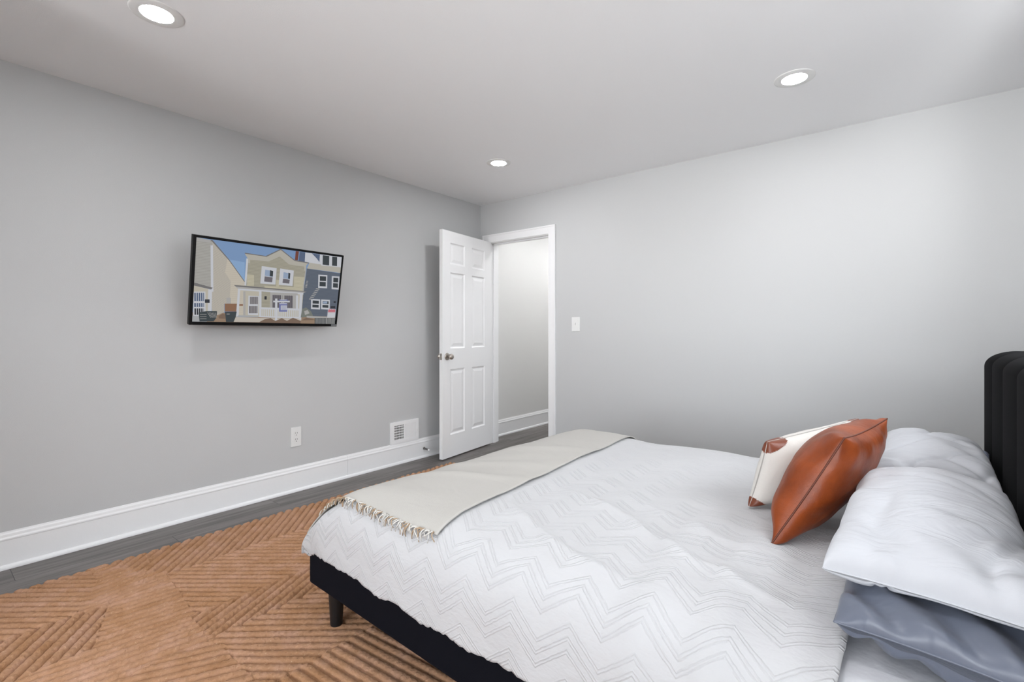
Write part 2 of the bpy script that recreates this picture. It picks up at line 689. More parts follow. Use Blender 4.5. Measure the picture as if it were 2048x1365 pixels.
mb = MB()
y0, y1, z0, z1 = ADDED_WIN2
for a, b, c, d in ((y0, y0 + .045, z0, z1), (y1 - .045, y1, z0, z1), (y0, y1, z0, z0 + .045), (y0, y1, z1 - .045, z1), (y0, y1, (z0 + z1) / 2 - .02, (z0 + z1) / 2 + .02)):
    mb.box(XR + 0.15, XR + 0.20, a, b, c, d)
o = part('added_window_2', mb, M['trim'])  # out of view, added to fill the bed and left wall with light
struct(o, 'white framed window added above the headboard for fill light, out of view', 'window')

# hall beyond the doorway
o = part('wall_hall_left', MB().box(XH - 0.1, XH, WT, YH, 0, H), M['hall_wall'])
struct(o, 'pale wall of the hallway seen through the doorway', 'wall')
o = part('wall_hall_right', MB().box(1.02, 1.12, WT, YH, 0, H), M['hall_wall'])
struct(o, 'hallway wall to the right, out of sight past the doorway', 'wall')
o = part('wall_hall_end', MB().box(XH - 0.1, 1.12, YH, YH + 0.1, 0, H), M['hall_wall'])
struct(o, 'end wall of the hallway', 'wall')

BASE = [(0, 0), (0.014, 0), (0.014, 0.135), (0.016, 0.139), (0.016, 0.145), (0.011, 0.152), (0.009, 0.164), (0.0045, 0.170), (0.003, 0.176), (0, 0.176)]
SHOE = [(0.014, 0), (0.027, 0), (0.027, 0.007), (0.0245, 0.014), (0.020, 0.019), (0.014, 0.021)]
mb = MB()
for a, b in ((YB, -1.557), (-1.5558, 0.0)):
    mb.extrude(BASE, a, b, lambda t, x, z: (x, t, z))
mb.extrude(SHOE, YB, -0.0, lambda t, x, z: (x, t, z))
o = part('baseboard_left', mb, M['trim'])
struct(o, 'tall white baseboard with moulded cap along the television wall', 'baseboard')
mb = MB()
mb.extrude(BASE, 0.925, XR, lambda t, x, z: (t, -x, z))
mb.extrude(SHOE, 0.925, XR, lambda t, x, z: (t, -x, z))
o = part('baseboard_far', mb, M['trim'])
struct(o, 'tall white baseboard along the wall with the doorway', 'baseboard')
mb = MB()
mb.extrude(BASE, WT, YH, lambda t, x, z: (XH + x, t, z))
mb.extrude(SHOE, WT, YH, lambda t, x, z: (XH + x, t, z))
o = part('baseboard_hall', mb, M['trim'])
struct(o, 'tall white baseboard in the hallway beyond the open door', 'baseboard')

# door casing and jamb
JX0, JX1, JZ = 0.135, 0.848, 2.035
mb = MB()
for y0, y1 in ((-0.017, 0.0), (WT, WT + 0.017)):
    xl, xr_, zt = 0.052, 0.923, 2.112
    mb.box(xl, JX0 - 0.006, y0, y1, 0, zt)
    mb.box(JX1 + 0.006, xr_, y0, y1, 0, zt)
    mb.box(JX0 - 0.006, JX1 + 0.006, y0, y1, JZ + 0.006, zt)
# raised outer band of the casing
mb.box(0.045, 0.060, -0.023, 0, 0, 2.119)
mb.box(0.915, 0.930, -0.023, 0, 0, 2.119)
mb.box(0.060, 0.915, -0.023, 0, 2.104, 2.119)
mb.box(OX0, JX0, -0.004, WT + 0.004, 0, OZ)
mb.box(JX1, OX1, -0.004, WT + 0.004, 0, OZ)
mb.box(JX0, JX1, -0.004, WT + 0.004, JZ, OZ)
# stop strips
mb.box(JX0, JX0 + 0.011, 0.042, 0.077, 0, JZ)
mb.box(JX1 - 0.011, JX1, 0.042, 0.077, 0, JZ)
mb.box(JX0, JX1, 0.042, 0.077, JZ - 0.011, JZ)
o = part('trim_1', mb, M['trim'], bevel=0.0015)
struct(o, 'white door casing and jamb around the doorway', 'door trim')
sp = MB().box(JX1 - 0.0015, JX1 + 0.001, 0.004, 0.034, 0.885, 0.945)
part('strike_plate', sp, M['nickel'], o)

# ------------------------------------------------------------------ door
F1 = Vector((0.245, -0.768, 0.0))
F2 = Vector((0.160, -0.020, 0.0))
dvec = (F2 - F1)
DW = dvec.length
dirx = dvec.normalized()                     # from free edge to hinge
nrm = Vector((-dirx.y, dirx.x, 0))           # candidate normal
if nrm.x < 0:
    nrm = -nrm                               # the side that faces the room
DT, DB, DH = 0.035, 0.012, 2.028


def dpt(w, z, d):
    """w from the free edge, z height above the door's foot, d depth behind the room face"""
    return F1 + dirx * w - nrm * d + Vector((0, 0, DB + z))


door = thing('door_1', (F2.x, F2.y, 0.0), 'white six panel door standing open against the television wall', 'door')
door['kind'] = 'structure'
cols = [0, 0.108, 0.322, 0.430, 0.644, DW]
rows = [0, 0.20, 0.79, 0.975, 1.66, 1.73, 1.925, DH]
mb = MB()
for side in (0, 1):
    dd = (lambda d: d) if side == 0 else (lambda d: DT - d)
    for ci in range(5):
        for ri in range(7):
            a, b, c, d = cols[ci], cols[ci + 1], rows[ri], rows[ri + 1]
            if ci in (1, 3) and ri in (1, 3, 5):
                rings = [(0, 0), (0.010, 0.0075), (0.019, 0.0085), (0.045, 0.0025)]
                prev = None
                for ins, dep in rings:
                    cur = [dpt(a + ins, c + ins, dd(dep)), dpt(b - ins, c + ins, dd(dep)), dpt(b - ins, d - ins, dd(dep)), dpt(a + ins, d - ins, dd(dep))]
                    if prev:
                        for k in range(4):
                            mb.quad(prev[k], prev[(k + 1) % 4], cur[(k + 1) % 4], cur[k])
                    prev = cur
                mb.quad(*prev)
            else:
                mb.quad(dpt(a, c, dd(0)), dpt(b, c, dd(0)), dpt(b, d, dd(0)), dpt(a, d, dd(0)))
mb.quad(dpt(0, 0, 0), dpt(0, DH, 0), dpt(0, DH, DT), dpt(0, 0, DT))
mb.quad(dpt(DW, 0, 0), dpt(DW, DH, 0), dpt(DW, DH, DT), dpt(DW, 0, DT))
mb.quad(dpt(0, 0, 0), dpt(DW, 0, 0), dpt(DW, 0, DT), dpt(0, 0, DT))
mb.quad(dpt(0, DH, 0), dpt(DW, DH, 0), dpt(DW, DH, DT), dpt(0, DH, DT))
part('door_leaf', mb, M['trim'], door)
KZ, KW = 0.905, 0.062
for side, nm in ((0, 'door_knob'), (1, 'door_knob')):
    base = dpt(KW, KZ, 0 if side == 0 else DT)
    ax = nrm if side == 0 else -nrm
    q = Vector((0, 0, 1)).rotation_difference(ax).to_matrix().to_4x4()
    mt = Matrix.Translation(base) @ q
    k = MB().lathe([(0.0115, 0.004), (0.0115, 0.026), (0.016, 0.030), (0.0235, 0.038), (0.0265, 0.047), (0.0255, 0.055), (0.020, 0.062), (0.008, 0.0645)], 28, mt)
    kn = part('door_knob', k, M['nickel'], door, smooth=True)
    rz = MB().lathe([(0.033, 0.0), (0.033, 0.003), (0.030, 0.007), (0.020, 0.0085), (0.0115, 0.009)], 32, mt)
    part('rosette', rz, M['nickel'], kn, smooth=True)
mb = MB()
c0 = dpt(-0.0008, KZ, DT / 2)
mb.add([dpt(w, KZ + z, d) for w in (-0.0015, 0.002) for d in (0.006, 0.029) for z in (-0.029, 0.029)],
       [(0, 1, 3, 2), (4, 6, 7, 5), (0, 4, 5, 1), (2, 3, 7, 6), (0, 2, 6, 4), (1, 5, 7, 3)])
lp = part('latch_plate', mb, M['nickel'], door)
mb = MB()
mb.add([dpt(-0.012, KZ - 0.008, 0.012), dpt(-0.012, KZ + 0.008, 0.012), dpt(-0.001, KZ - 0.008, 0.012), dpt(-0.001, KZ + 0.008, 0.012),
        dpt(-0.001, KZ - 0.008, 0.024), dpt(-0.001, KZ + 0.008, 0.024)], [(0, 1, 3, 2), (0, 4, 5, 1), (0, 2, 4), (1, 5, 3), (2, 3, 5, 4)])
part('latch_bolt', mb, M['nickel'], lp)
for hz in (0.22, 1.02, 1.82):
    mt = Matrix.Translation(dpt(DW + 0.006, hz - 0.045, 0.038))
    part('hinge', MB().lathe([(0.006, 0), (0.006, 0.09)], 12, mt), M['nickel'], door, smooth=False)

# ------------------------------------------------------------------ small wall fittings
# outlet
oy0, oy1, oz0, oz1 = -2.003, -1.926, 0.319, 0.457
t = thing('wall_outlet', (0.0, (oy0 + oy1) / 2, oz0), 'white duplex power outlet low on the television wall', 'outlet')
part('cover_plate', MB().box(0, 0.0065, oy0, oy1, oz0, oz1), M['plastic'], t, bevel=0.002)
cy, cz = (oy0 + oy1) / 2, (oz0 + oz1) / 2
for dz in (0.022, -0.022):
    mt = Matrix.Translation((0.0062, cy, cz + dz)) @ Matrix.Rotation(PI / 2, 4, 'Y')
    rc = part('receptacle', MB().lathe([(0.0175, 0), (0.0175, 0.0022), (0.0165, 0.003)], 24, mt), M['plastic'], t)
    mb = MB()
    for dy in (-0.0065, 0.0065):
        mb.box(0.0088, 0.0097, cy + dy - 0.0013, cy + dy + 0.0013, cz + dz + 0.001, cz + dz + 0.0105)
    mb.lathe([(0.003, 0), (0.003, 0.0010)], 12, Matrix.Translation((0.0088, cy, cz + dz - 0.009)) @ Matrix.Rotation(PI / 2, 4, 'Y'))
    part('slot_shade', mb, M['hole_shade'], rc)  # raised dark shapes in place of the shade in the slots
# light switch
sx0, sx1, sz0, sz1 = 1.098, 1.180, 1.142, 1.267
t = thing('light_switch', ((sx0 + sx1) / 2, 0, sz0), 'white toggle light switch on the wall right of the doorway', 'light switch')
part('cover_plate', MB().box(sx0, sx1, -0.0065, 0, sz0, sz1), M['plastic'], t, bevel=0.002)
cx, cz = (sx0 + sx1) / 2, (sz0 + sz1) / 2
tg = MB().add([(cx + a, y, cz + z) for y, zz, in ((-0.006, 0.011), (-0.0155, 0.012)) for a in (-0.0045, 0.0045) for z in ((-zz, zz) if y > -0.01 else (0.004, 0.0125))],
              [(0, 1, 3, 2), (4, 6, 7, 5), (0, 4, 5, 1), (2, 3, 7, 6), (0, 2, 6, 4), (1, 5, 7, 3)])
part('toggle', tg, M['plastic'], t)
for dz in (0.031, -0.031):
    mb = MB().lathe([(0.0032, 0), (0.0028, 0.001)], 12, Matrix.Translation((cx, -0.0063, cz + dz)) @ Matrix.Rotation(PI / 2, 4, 'X'))
    part('screw', mb, M['plastic'], t)
# wall vent
vy0, vy1, vz0, vz1 = -1.143, -0.836, 0.1765, 0.362
t = thing('wall_vent', (0, (vy0 + vy1) / 2, vz0), 'white metal air vent above the baseboard left of the open door', 'vent')
part('duct_shade_plate', MB().box(0.0005, 0.0015, vy0 + 0.02, vy1 - 0.02, vz0 + 0.02, vz1 - 0.02), M['hole_shade'], t)  # flat dark plate painted as the shade behind the grille
iy0, iy1, iz0, iz1 = vy0 + 0.040, vy1 - 0.040, vz0 + 0.034, vz1 - 0.030
ym = iy0 + (iy1 - iy0) * 0.46
mb = MB()
fx = 0.011
mb.box(0, fx, vy0, iy0, vz0, vz1)
mb.box(0, fx, iy1, vy1, vz0, vz1)
mb.box(0, fx, iy0, iy1, vz0, iz0)
mb.box(0, fx, iy0, iy1, iz1, vz1)
mb.box(0, fx, ym - 0.004, ym + 0.006, iz0, iz1)
part('vent_frame', mb, M['trim'], t)
mb = MB()
n = 8
for k in range(1, n):
    y = iy0 + (ym - 0.004 - iy0) * k / n
    mb.box(0.0075, 0.0095, y - 0.0017, y + 0.0017, iz0, iz1)
for k in range(1, 6):
    z = iz0 + (iz1 - iz0) * k / 5.6
    mb.box(0.0065, 0.0085, iy0, ym - 0.004, z - 0.0030, z + 0.0030)
part('grille', mb, M['trim'], t)
mb = MB()
n = 9
for k in range(n):
    y = ym + 0.006 + (iy1 - ym - 0.006) * (k + 0.5) / n
    mt = Matrix.Translation((0.0065, y, 0)) @ Matrix.Rotation(math.radians(48), 4, 'Z')
    mb.box(-0.0058, 0.0058, -0.0009, 0.0009, iz0, iz1, mt)
part('louvers', mb, M['trim'], t)
mb = MB().box(0.010, 0.022, vy1 - 0.026, vy1 - 0.022, vz0 + 0.078, vz0 + 0.092)
part('damper_lever', mb, M['trim'], t)
# spring door stop
t = thing('door_stop', (0.0155, -0.778, 0.083), 'silver spring door stop with white tip on the baseboard behind the door', 'door stop')
rot = Matrix.Translation((0.0145, -0.778, 0.083)) @ Matrix.Rotation(PI / 2 + 0.12, 4, 'Y')
part('flange', MB().lathe([(0.012, 0), (0.012, 0.003), (0.008, 0.010), (0.0055, 0.012)], 20, rot), M['steel'], t, smooth=True)
pts = []
for k in range(14 * 10 + 1):
    a = 2 * PI * k / 10
    pts.append(tuple(rot @ Vector((0.0056 * math.cos(a), 0.0056 * math.sin(a), 0.010 + 0.048 * k / 140))))
part('spring', MB().tube(pts, 0.0017, 5), M['steel'], t, smooth=True)
part('tip', MB().lathe([(0.0065, 0.057), (0.0075, 0.060), (0.0075, 0.070), (0.005, 0.073)], 18, rot), M['brass_tip'], t, smooth=True)


# ------------------------------------------------------------------ recessed ceiling lights
lens_m = emit('lamp_lens', LAMP_COL, LAMP)
hall_m = emit('hall_lens', LAMP_COL, HALL_LAMP)


def downlight(x, y, label, lm):
    mt = Matrix.Translation((x, y, H)) @ Matrix.Rotation(PI, 4, 'X')
    t = thing('ceiling_light', (x, y, H), label, 'ceiling light', group='recessed ceiling lights')
    ring = MB().lathe([(0.0935, 0.0), (0.0925, 0.0025), (0.089, 0.0035), (0.064, 0.0055), (0.0580, 0.0052)], 64, mt, cap=False)
    part('trim_ring', ring, M['plastic'], t, smooth=True)
    part('lens', MB().lathe([(0.0578, 0.0030), (0.0575, 0.0050)], 48, mt), lm, t)
    return t


downlight(0.985, -3.062, 'round recessed ceiling light nearest the camera, top left above the television wall', lens_m)
downlight(0.963, -0.858, 'round recessed ceiling light in front of the doorway corner', lens_m)
downlight(2.948, -0.866, 'round recessed ceiling light above the pillows, near the right wall', lens_m)
downlight(2.96, -3.075, 'round recessed ceiling light above the near side of the bed', lens_m)
downlight(0.64, 0.62, 'round recessed ceiling light in the hallway just beyond the doorway', hall_m)
downlight(0.50, 1.55, 'unseen recessed ceiling light added to brighten the hallway, halfway along it', hall_m)  # unseen lamp added to lift the hall wall's brightness
downlight(0.50, 2.55, 'unseen recessed ceiling light added to brighten the hallway, at its far end', hall_m)  # another unseen lamp, added for more light in the hall

# ------------------------------------------------------------------ television
TBL, TBR = Vector((0.150, -2.679, 1.177)), Vector((0.150, -1.735, 1.175))
TTL = Vector((0.270, -2.695, 1.684))
TTR = TTL + (TBR - TBL)
TN = (TBR - TBL).cross(TTL - TBL).normalized()
if TN.x < 0:
    TN = -TN


def tvp(u, v, d=0.0):
    """u 0..1 left to right, v 0..1 bottom to top, d metres in front of the bezel face"""
    p = TBL * (1 - u) * (1 - v) + TBR * u * (1 - v) + TTL * (1 - u) * v + TTR * u * v
    return p + TN * d


def slab(u0, u1, v0, v1, d0, d1):
    return [tvp(u, v, d) for u in (u0, u1) for v in (v0, v1) for d in (d0, d1)]


BOXF = [(0, 1, 3, 2), (4, 6, 7, 5), (0, 4, 5, 1), (2, 3, 7, 6), (0, 2, 6, 4), (1, 5, 7, 3)]
tv = thing('television', (0.0, -2.19, 1.17), 'wall mounted flat screen television tilted down, showing a cream house', 'television')
U0, U1, V0, V1 = 0.0175, 0.985, 0.038, 0.973
mb = MB()
mb.add(slab(0, U0, 0, 1, -0.028, 0), BOXF)
mb.add(slab(U1, 1, 0, 1, -0.028, 0), BOXF)
mb.add(slab(U0, U1, 0, V0, -0.028, 0), BOXF)
mb.add(slab(U0, U1, V1, 1, -0.028, 0), BOXF)
mb.add(slab(0, 1, 0, 1, -0.030, -0.010), BOXF)
bez = part('bezel', mb, M['black_plastic'], tv, bevel=0.0015)
part('back_housing', MB().add(slab(0.12, 0.88, 0.06, 0.62, -0.055, -0.029), BOXF), M['black_plastic'], tv, bevel=0.006)
mb = MB()
mb.box(0.001, 0.018, -2.36, -2.02, 1.36, 1.56)
for y in (-2.30, -2.08):
    a, b = tvp(0.5, 0.60, -0.050), tvp(0.5, 0.25, -0.050)
    mb.add([(0.016, y - 0.015, 1.54), (0.016, y + 0.015, 1.54), (0.016, y - 0.015, 1.38), (0.016, y + 0.015, 1.38),
            (a.x, y - 0.015, a.z), (a.x, y + 0.015, a.z), (b.x, y - 0.015, b.z), (b.x, y + 0.015, b.z)],
           [(0, 1, 3, 2), (4, 6, 7, 5), (0, 4, 5, 1), (2, 3, 7, 6), (0, 2, 6, 4), (1, 5, 7, 3)])
part('wall_bracket', mb, M['black_plastic'], tv)

# picture on the screen: polygons in a flat picture frame, mapped by a homography to the panel
QUAD = [(190, 140), (1852, 352), (1788, 1137), (128, 1108)]


def homography(src, dst):
    A, b = [], []
    for (x, y), (u, v) in zip(src, dst):
        A += [[x, y, 1, 0, 0, 0, -u * x, -u * y], [0, 0, 0, x, y, 1, -v * x, -v * y]]
        b += [u, v]
    h = np.linalg.solve(np.array(A, float), np.array(b, float))
    return np.append(h, 1).reshape(3, 3)


HM = homography(QUAD, [(0, 1), (1, 1), (1, 0), (0, 0)])


def pic(x, y):
    q = HM @ np.array([x, y, 1.0])
    return min(1, max(0, q[0] / q[2])), min(1, max(0, q[1] / q[2]))


SM = {}


def sm(key, *a, **k):
    SM[key] = screen_mat('screen_' + key, *a, **k)


sm('sky', srgb(124, 152, 190))
sm('sky_low', srgb(138, 168, 204))
sm('left_siding', srgb(150, 148, 144), srgb(182, 180, 174), 0.0085)
sm('lit_siding', srgb(158, 152, 144), srgb(204, 198, 186), 0.0066, -0.45)
sm('plain_siding', srgb(192, 184, 170), srgb(200, 192, 178), 0.012)
sm('house', srgb(146, 142, 128), srgb(176, 172, 156), 0.0085)
sm('house_lit', srgb(168, 162, 142), srgb(204, 198, 176), 0.0085)
sm('white', srgb(200, 202, 208))
sm('shade_white', srgb(172, 170, 168))
sm('frieze', srgb(180, 176, 166))
sm('navy', srgb(86, 94, 108), srgb(104, 112, 124), 0.0085)
sm('navy_plain', srgb(88, 102, 128))
sm('roof', srgb(118, 116, 116))
sm('dark', srgb(52, 54, 60))
sm('glass_dark', srgb(60, 66, 70))
sm('glass_sky', srgb(150, 166, 190))
sm('bars', srgb(110, 106, 112))
sm('wood', srgb(140, 106, 84))
sm('brick', srgb(118, 68, 56))
sm('cream', srgb(188, 182, 168))
sm('tan_ground', srgb(150, 128, 108))
sm('bush', srgb(124, 104, 90))
sm('bin', srgb(62, 70, 74))
sm('concrete', srgb(168, 170, 172))
sm('steps', srgb(192, 184, 174))
sm('blue_sign', srgb(112, 118, 168))
sm('red', srgb(196, 66, 86))
sm('shrub', srgb(120, 124, 118))
keys = list(SM)
PV, PF, PM = [], [], []
LAYER = [0]


def poly(key, *pts, lift=True):
    if lift:
        LAYER[0] += 1
    n = len(PV)
    for x, y in pts:
        u, v = pic(x, y)
        PV.append(tvp(U0 + (U1 - U0) * u, V0 + (V1 - V0) * v, -0.0055 + LAYER[0] * 0.00004))
    PF.append(tuple(range(n, n + len(pts))))
    PM.append(keys.index(key))


def rect(key, x0, y0, x1, y1, sl=0.0, lift=True):
    """a box whose top and bottom run at slope sl"""
    d = (x1 - x0) * sl
    poly(key, (x0, y0), (x1, y0 + d), (x1, y1 + d), (x0, y1), lift=lift)


poly('sky', *QUAD)
poly('tan_ground', (128, 1000), (1795, 1030), (1788, 1137), (128, 1108))
poly('sky_low', (500, 380), (735, 420), (735, 660), (560, 560))
# grey-cream house at the left
poly('left_siding', (190, 140), (372, 178), (372, 720), (150, 660))
poly('lit_siding', (372, 178), (560, 395), (720, 640), (720, 900), (500, 900), (500, 1000), (360, 1060), (345, 700))
poly('plain_siding', (540, 372), (735, 650), (735, 900), (560, 900), (575, 640), (510, 540))
poly('roof', (345, 168), (374, 172), (560, 392), (735, 640), (735, 654), (556, 402), (368, 190))
poly('shade_white', (190, 140), (345, 170), (345, 200), (186, 178))
rect('white', 348, 230, 376, 760)
poly('roof', (150, 655), (370, 715), (352, 735), (150, 690))
poly('cream', (150, 690), (345, 735), (345, 1040), (140, 1040))
poly('white', (318, 735), (362, 735), (352, 1010), (310, 990))
rect('white', 140, 760, 285, 1060)
rect('navy_plain', 158, 775, 270, 870)
rect('navy_plain', 156, 893, 268, 938)
rect('dark', 158, 955, 265, 1030)
for x in (180, 205, 230, 255):
    rect('white', x - 4, 775, x + 4, 1030)
rect('dark', 278, 850, 332, 890)
poly('concrete', (130, 1040), (300, 1050), (300, 1112), (128, 1108))
poly('tan_ground', (300, 1050), (640, 1040), (620, 1125), (300, 1112))
rect('wood', 504, 900, 645, 992)
rect('shade_white', 525, 830, 575, 900)
# cream house in the middle
poly('house', (760, 375), (1440, 445), (1395, 1060), (1340, 760), (900, 740), (735, 690))
poly('house', (900, 420), (1000, 410), (1135, 350), (1240, 440), (1440, 460), (1420, 560), (900, 560))
for (a, b, c, d) in ((760, 560, 840, 690), (1095, 620, 1130, 700), (1300, 580, 1420, 750), (960, 690, 1380, 750)):
    rect('house_lit', a, b, c, d, 0.05)
poly('roof', (735, 310), (975, 345), (1145, 262), (1310, 390), (1470, 415), (1470, 430), (1305, 405), (1145, 278), (985, 358), (735, 325))
poly('frieze', (735, 322), (985, 355), (1145, 275), (1305, 400), (1465, 428), (1425, 465), (1240, 440), (1135, 350), (1005, 410), (775, 388))
poly('white', (752, 375), (775, 380), (750, 690), (730, 685))
rect('frieze', 772, 360, 795, 430)
rect('frieze', 1418, 450, 1440, 512)
poly('shade_white', (1430, 510), (1442, 512), (1412, 750), (1400, 750))
for (a, b, c, d, w) in ((928, 462, 1100, 675, 0), (1140, 488, 1298, 690, 1)):
    poly('white', (a, b), (c, b + 24), (c - 14, d), (a - 16, d - 12))
    iw = 40
    poly('glass_sky', (a + iw, b + 42), (c - 40, b + 56), (c - 46, b + 125), (a + iw - 6, b + 112))
    poly('glass_dark', (a + iw + 56, b + 46), (c - 40, b + 56), (c - 44, b + 120), (a + iw + 52, b + 116))
    poly('bars', (a + iw - 6, b + 118), (c - 46, b + 130), (c - 52, d - 26), (a + iw - 12, d - 34))
# porch
poly('cream', (700, 745), (1380, 785), (1375, 1075), (690, 1050))
poly('plain_siding', (655, 735), (720, 750), (712, 1040), (640, 1040))
rect('wood', 668, 905, 712, 925)
poly('roof', (608, 683), (735, 690), (1450, 755), (1440, 765), (640, 705))
poly('shade_white', (625, 700), (1440, 760), (1420, 780), (660, 730))
poly('white', (650, 722), (1420, 772), (1410, 790), (670, 742))
poly('house', (925, 755), (1028, 762), (1022, 945), (918, 945))
rect('dark', 960, 812, 986, 850)
poly('white', (775, 805), (895, 812), (885, 1035), (770, 1030))
rect('bars', 792, 818, 886, 905)
rect('bars', 782, 925, 878, 1012)
for k in range(7):
    rect('shade_white', 800 + k * 13, 818, 804 + k * 13, 1010)
rect('white', 786, 905, 880, 926)
rect('shade_white', 1025, 765, 1345, 950, 0.03)
rect('bars', 1052, 795, 1152, 945, 0.03)
rect('bars', 1190, 802, 1288, 948, 0.03)
for k in range(9):
    rect('dark', 1064 + k * 26, 800, 1067 + k * 26, 945)
rect('white', 1325, 800, 1352, 965)
rect('white', 897, 755, 925, 1055)
poly('white', (655, 730), (680, 732), (660, 1052), (630, 1052))
rect('shade_white', 715, 755, 740, 1035)
poly('concrete', (660, 1035), (890, 1040), (890, 1060), (630, 1060))
poly('steps', (612, 1058), (1390, 1075), (1390, 1105), (930, 1118), (580, 1112))
rect('white', 905, 940, 1372, 962, 0.035)
rect('white', 905, 1042, 1372, 1058, 0.03)
for k in range(21):
    x = 915 + k * 22
    rect('white', x, 955 + k * 0.6, x + 10, 1052 + k * 0.6)
poly('white', (1368, 780), (1402, 782), (1388, 1085), (1358, 1082))
rect('white', 1082, 838, 1108, 1100)
rect('white', 1060, 862, 1252, 882)
poly('blue_sign', (1132, 848), (1222, 848), (1235, 864), (1122, 864))
rect('white', 1140, 850, 1215, 858)
rect('blue_sign', 1128, 888, 1222, 992)
rect('white', 1132, 893, 1218, 903)
rect('white', 1148, 918, 1218, 972)
for k in range(4):
    rect('blue_sign', 1155, 926 + k * 12, 1210, 930 + k * 12)
# navy house at the right
poly('navy', (1445, 485), (1838, 540), (1795, 1050), (1390, 1040), (1410, 770), (1450, 755), (1412, 750))
poly('frieze', (1475, 415), (1842, 470), (1838, 535), (1448, 485))
poly('white', (1425, 300), (1850, 352), (1842, 470), (1475, 418), (1420, 405))
poly('navy_plain', (1360, 292), (1425, 300), (1420, 408), (1350, 396))
poly('brick', (1315, 285), (1352, 290), (1340, 392), (1306, 388))
poly('navy_plain', (1500, 310), (1595, 322), (1590, 410), (1560, 370))
for (a, b, c, d) in ((1620, 330, 1708, 440), (1730, 345, 1800, 450)):
    rect('white', a - 10, b - 8, c + 10, d + 8, 0.1)
    rect('glass_dark', a + 8, b, c - 4, d, 0.1)
for (a, b, c, d) in ((1580, 555, 1685, 710), (1738, 572, 1828, 725), (1500, 840, 1606, 960), (1618, 846, 1720, 962)):
    rect('white', a, b, c, d, 0.05)
    m_ = (b + d) / 2
    rect('glass_dark', a + 18, b + 18, c - 14, m_ - 5, 0.05)
    rect('glass_dark', a + 16, m_ + 6, c - 16, d - 20, 0.05)
rect('glass_sky', 1640, 870, 1690, 895)
for k in range(7):
    poly('shade_white', (1560 - k * 13, 715 + k * 20), (1600 - k * 13, 722 + k * 20), (1590 - k * 13, 730 + k * 20), (1550 - k * 13, 724 + k * 20), lift=(k == 0))
for k in range(5):
    rect('shade_white', 1440 - k * 3, 630 + k * 17, 1462 - k * 3, 637 + k * 17, lift=(k == 0))
rect('dark', 1765, 866, 1790, 886)
rect('dark', 1730, 925, 1785, 950)
# planting and fence
poly('shrub', (1395, 960), (1440, 940), (1500, 985), (1530, 1050), (1380, 1060))
poly('shade_white', (1420, 985), (1460, 970), (1485, 1010), (1430, 1030))
poly('bush', (900, 1112), (960, 1080), (1030, 1068), (1085, 1100), (1160, 1068), (1220, 1100), (1290, 1062), (1380, 1100), (1450, 1060), (1560, 1090), (1560, 1135), (900, 1122))
poly('tan_ground', (1380, 1095), (1540, 1088), (1560, 1135), (1380, 1130))
poly('shade_white', (1450, 1040), (1690, 1050), (1690, 1075), (1450, 1060))
rect('bin', 1545, 1065, 1785, 1140)
for k in range(15):
    rect('shade_white', 1552 + k * 9, 1068, 1555 + k * 9, 1135)
poly('white', (1700, 955), (1792, 962), (1782, 1062), (1690, 1062))
rect('red', 1702, 968, 1786, 980)
rect('red', 1700, 986, 1785, 996)
for x in (1716, 1738, 1768):
    rect('red', x, 957, x + 9, 964)
for k in range(7):
    rect('shade_white', 1682 + k * 15, 1066, 1689 + k * 15, 1136)
# bins
poly('bin', (200, 1000), (290, 985), (410, 985), (405, 1060), (370, 1105), (210, 1105))
for k in range(6):
    poly('shade_white', (300 + k * 17, 1000), (305 + k * 17, 1000), (340 + k * 13, 1060), (335 + k * 13, 1060))
for k in range(3):
    rect('shade_white', 215, 1020 + k * 26, 290, 1025 + k * 26)
poly('bin', (500, 992), (636, 990), (625, 1050), (600, 1112), (512, 1110))
rect('shade_white', 520, 1015, 555, 1022)
poly('bush', (425, 1045), (470, 1015), (500, 1020), (505, 1075), (430, 1070))
sc = link_mesh('screen', PV, PF, [SM[k] for k in keys], tv, recalc=False)
sc.data.polygons.foreach_set('material_index', PM)
# faces must look into the room
for p in sc.data.polygons:
    if p.normal.x < 0:
        p.flip()
sc.data.update()
# maker's badge at the lower right of the bezel
part('badge', MB().add(slab(0.952, 0.997, 0.006, 0.033, 0.0, 0.0012), BOXF), plain('badge_grey', (0.20, 0.21, 0.22), 0.4, 0.3), tv)

# ------------------------------------------------------------------ bed frame
TH = math.radians(-2.0)
BC = Vector((1.545, -2.715, 0.0))
BU = Vector((math.cos(TH), math.sin(TH), 0))
BV = Vector((-math.sin(TH), math.cos(TH), 0))
BL, BW = 2.02, 1.55


def bl(a, b, z):
    return BC + BU * a + BV * b + Vector((0, 0, z))


BMAT = Matrix.Translation(BC) @ Matrix.Rotation(TH, 4, 'Z')
bed = thing('bed', BC, 'black upholstered platform bed frame with tall channelled headboard', 'bed', rot=(0, 0, TH))
RZ0, RZ1 = 0.152, 0.315


def rail(a0, a1, b0, b1, z0=RZ0, z1=RZ1):
    return MB().box(a0, a1, b0, b1, z0, z1, BMAT)


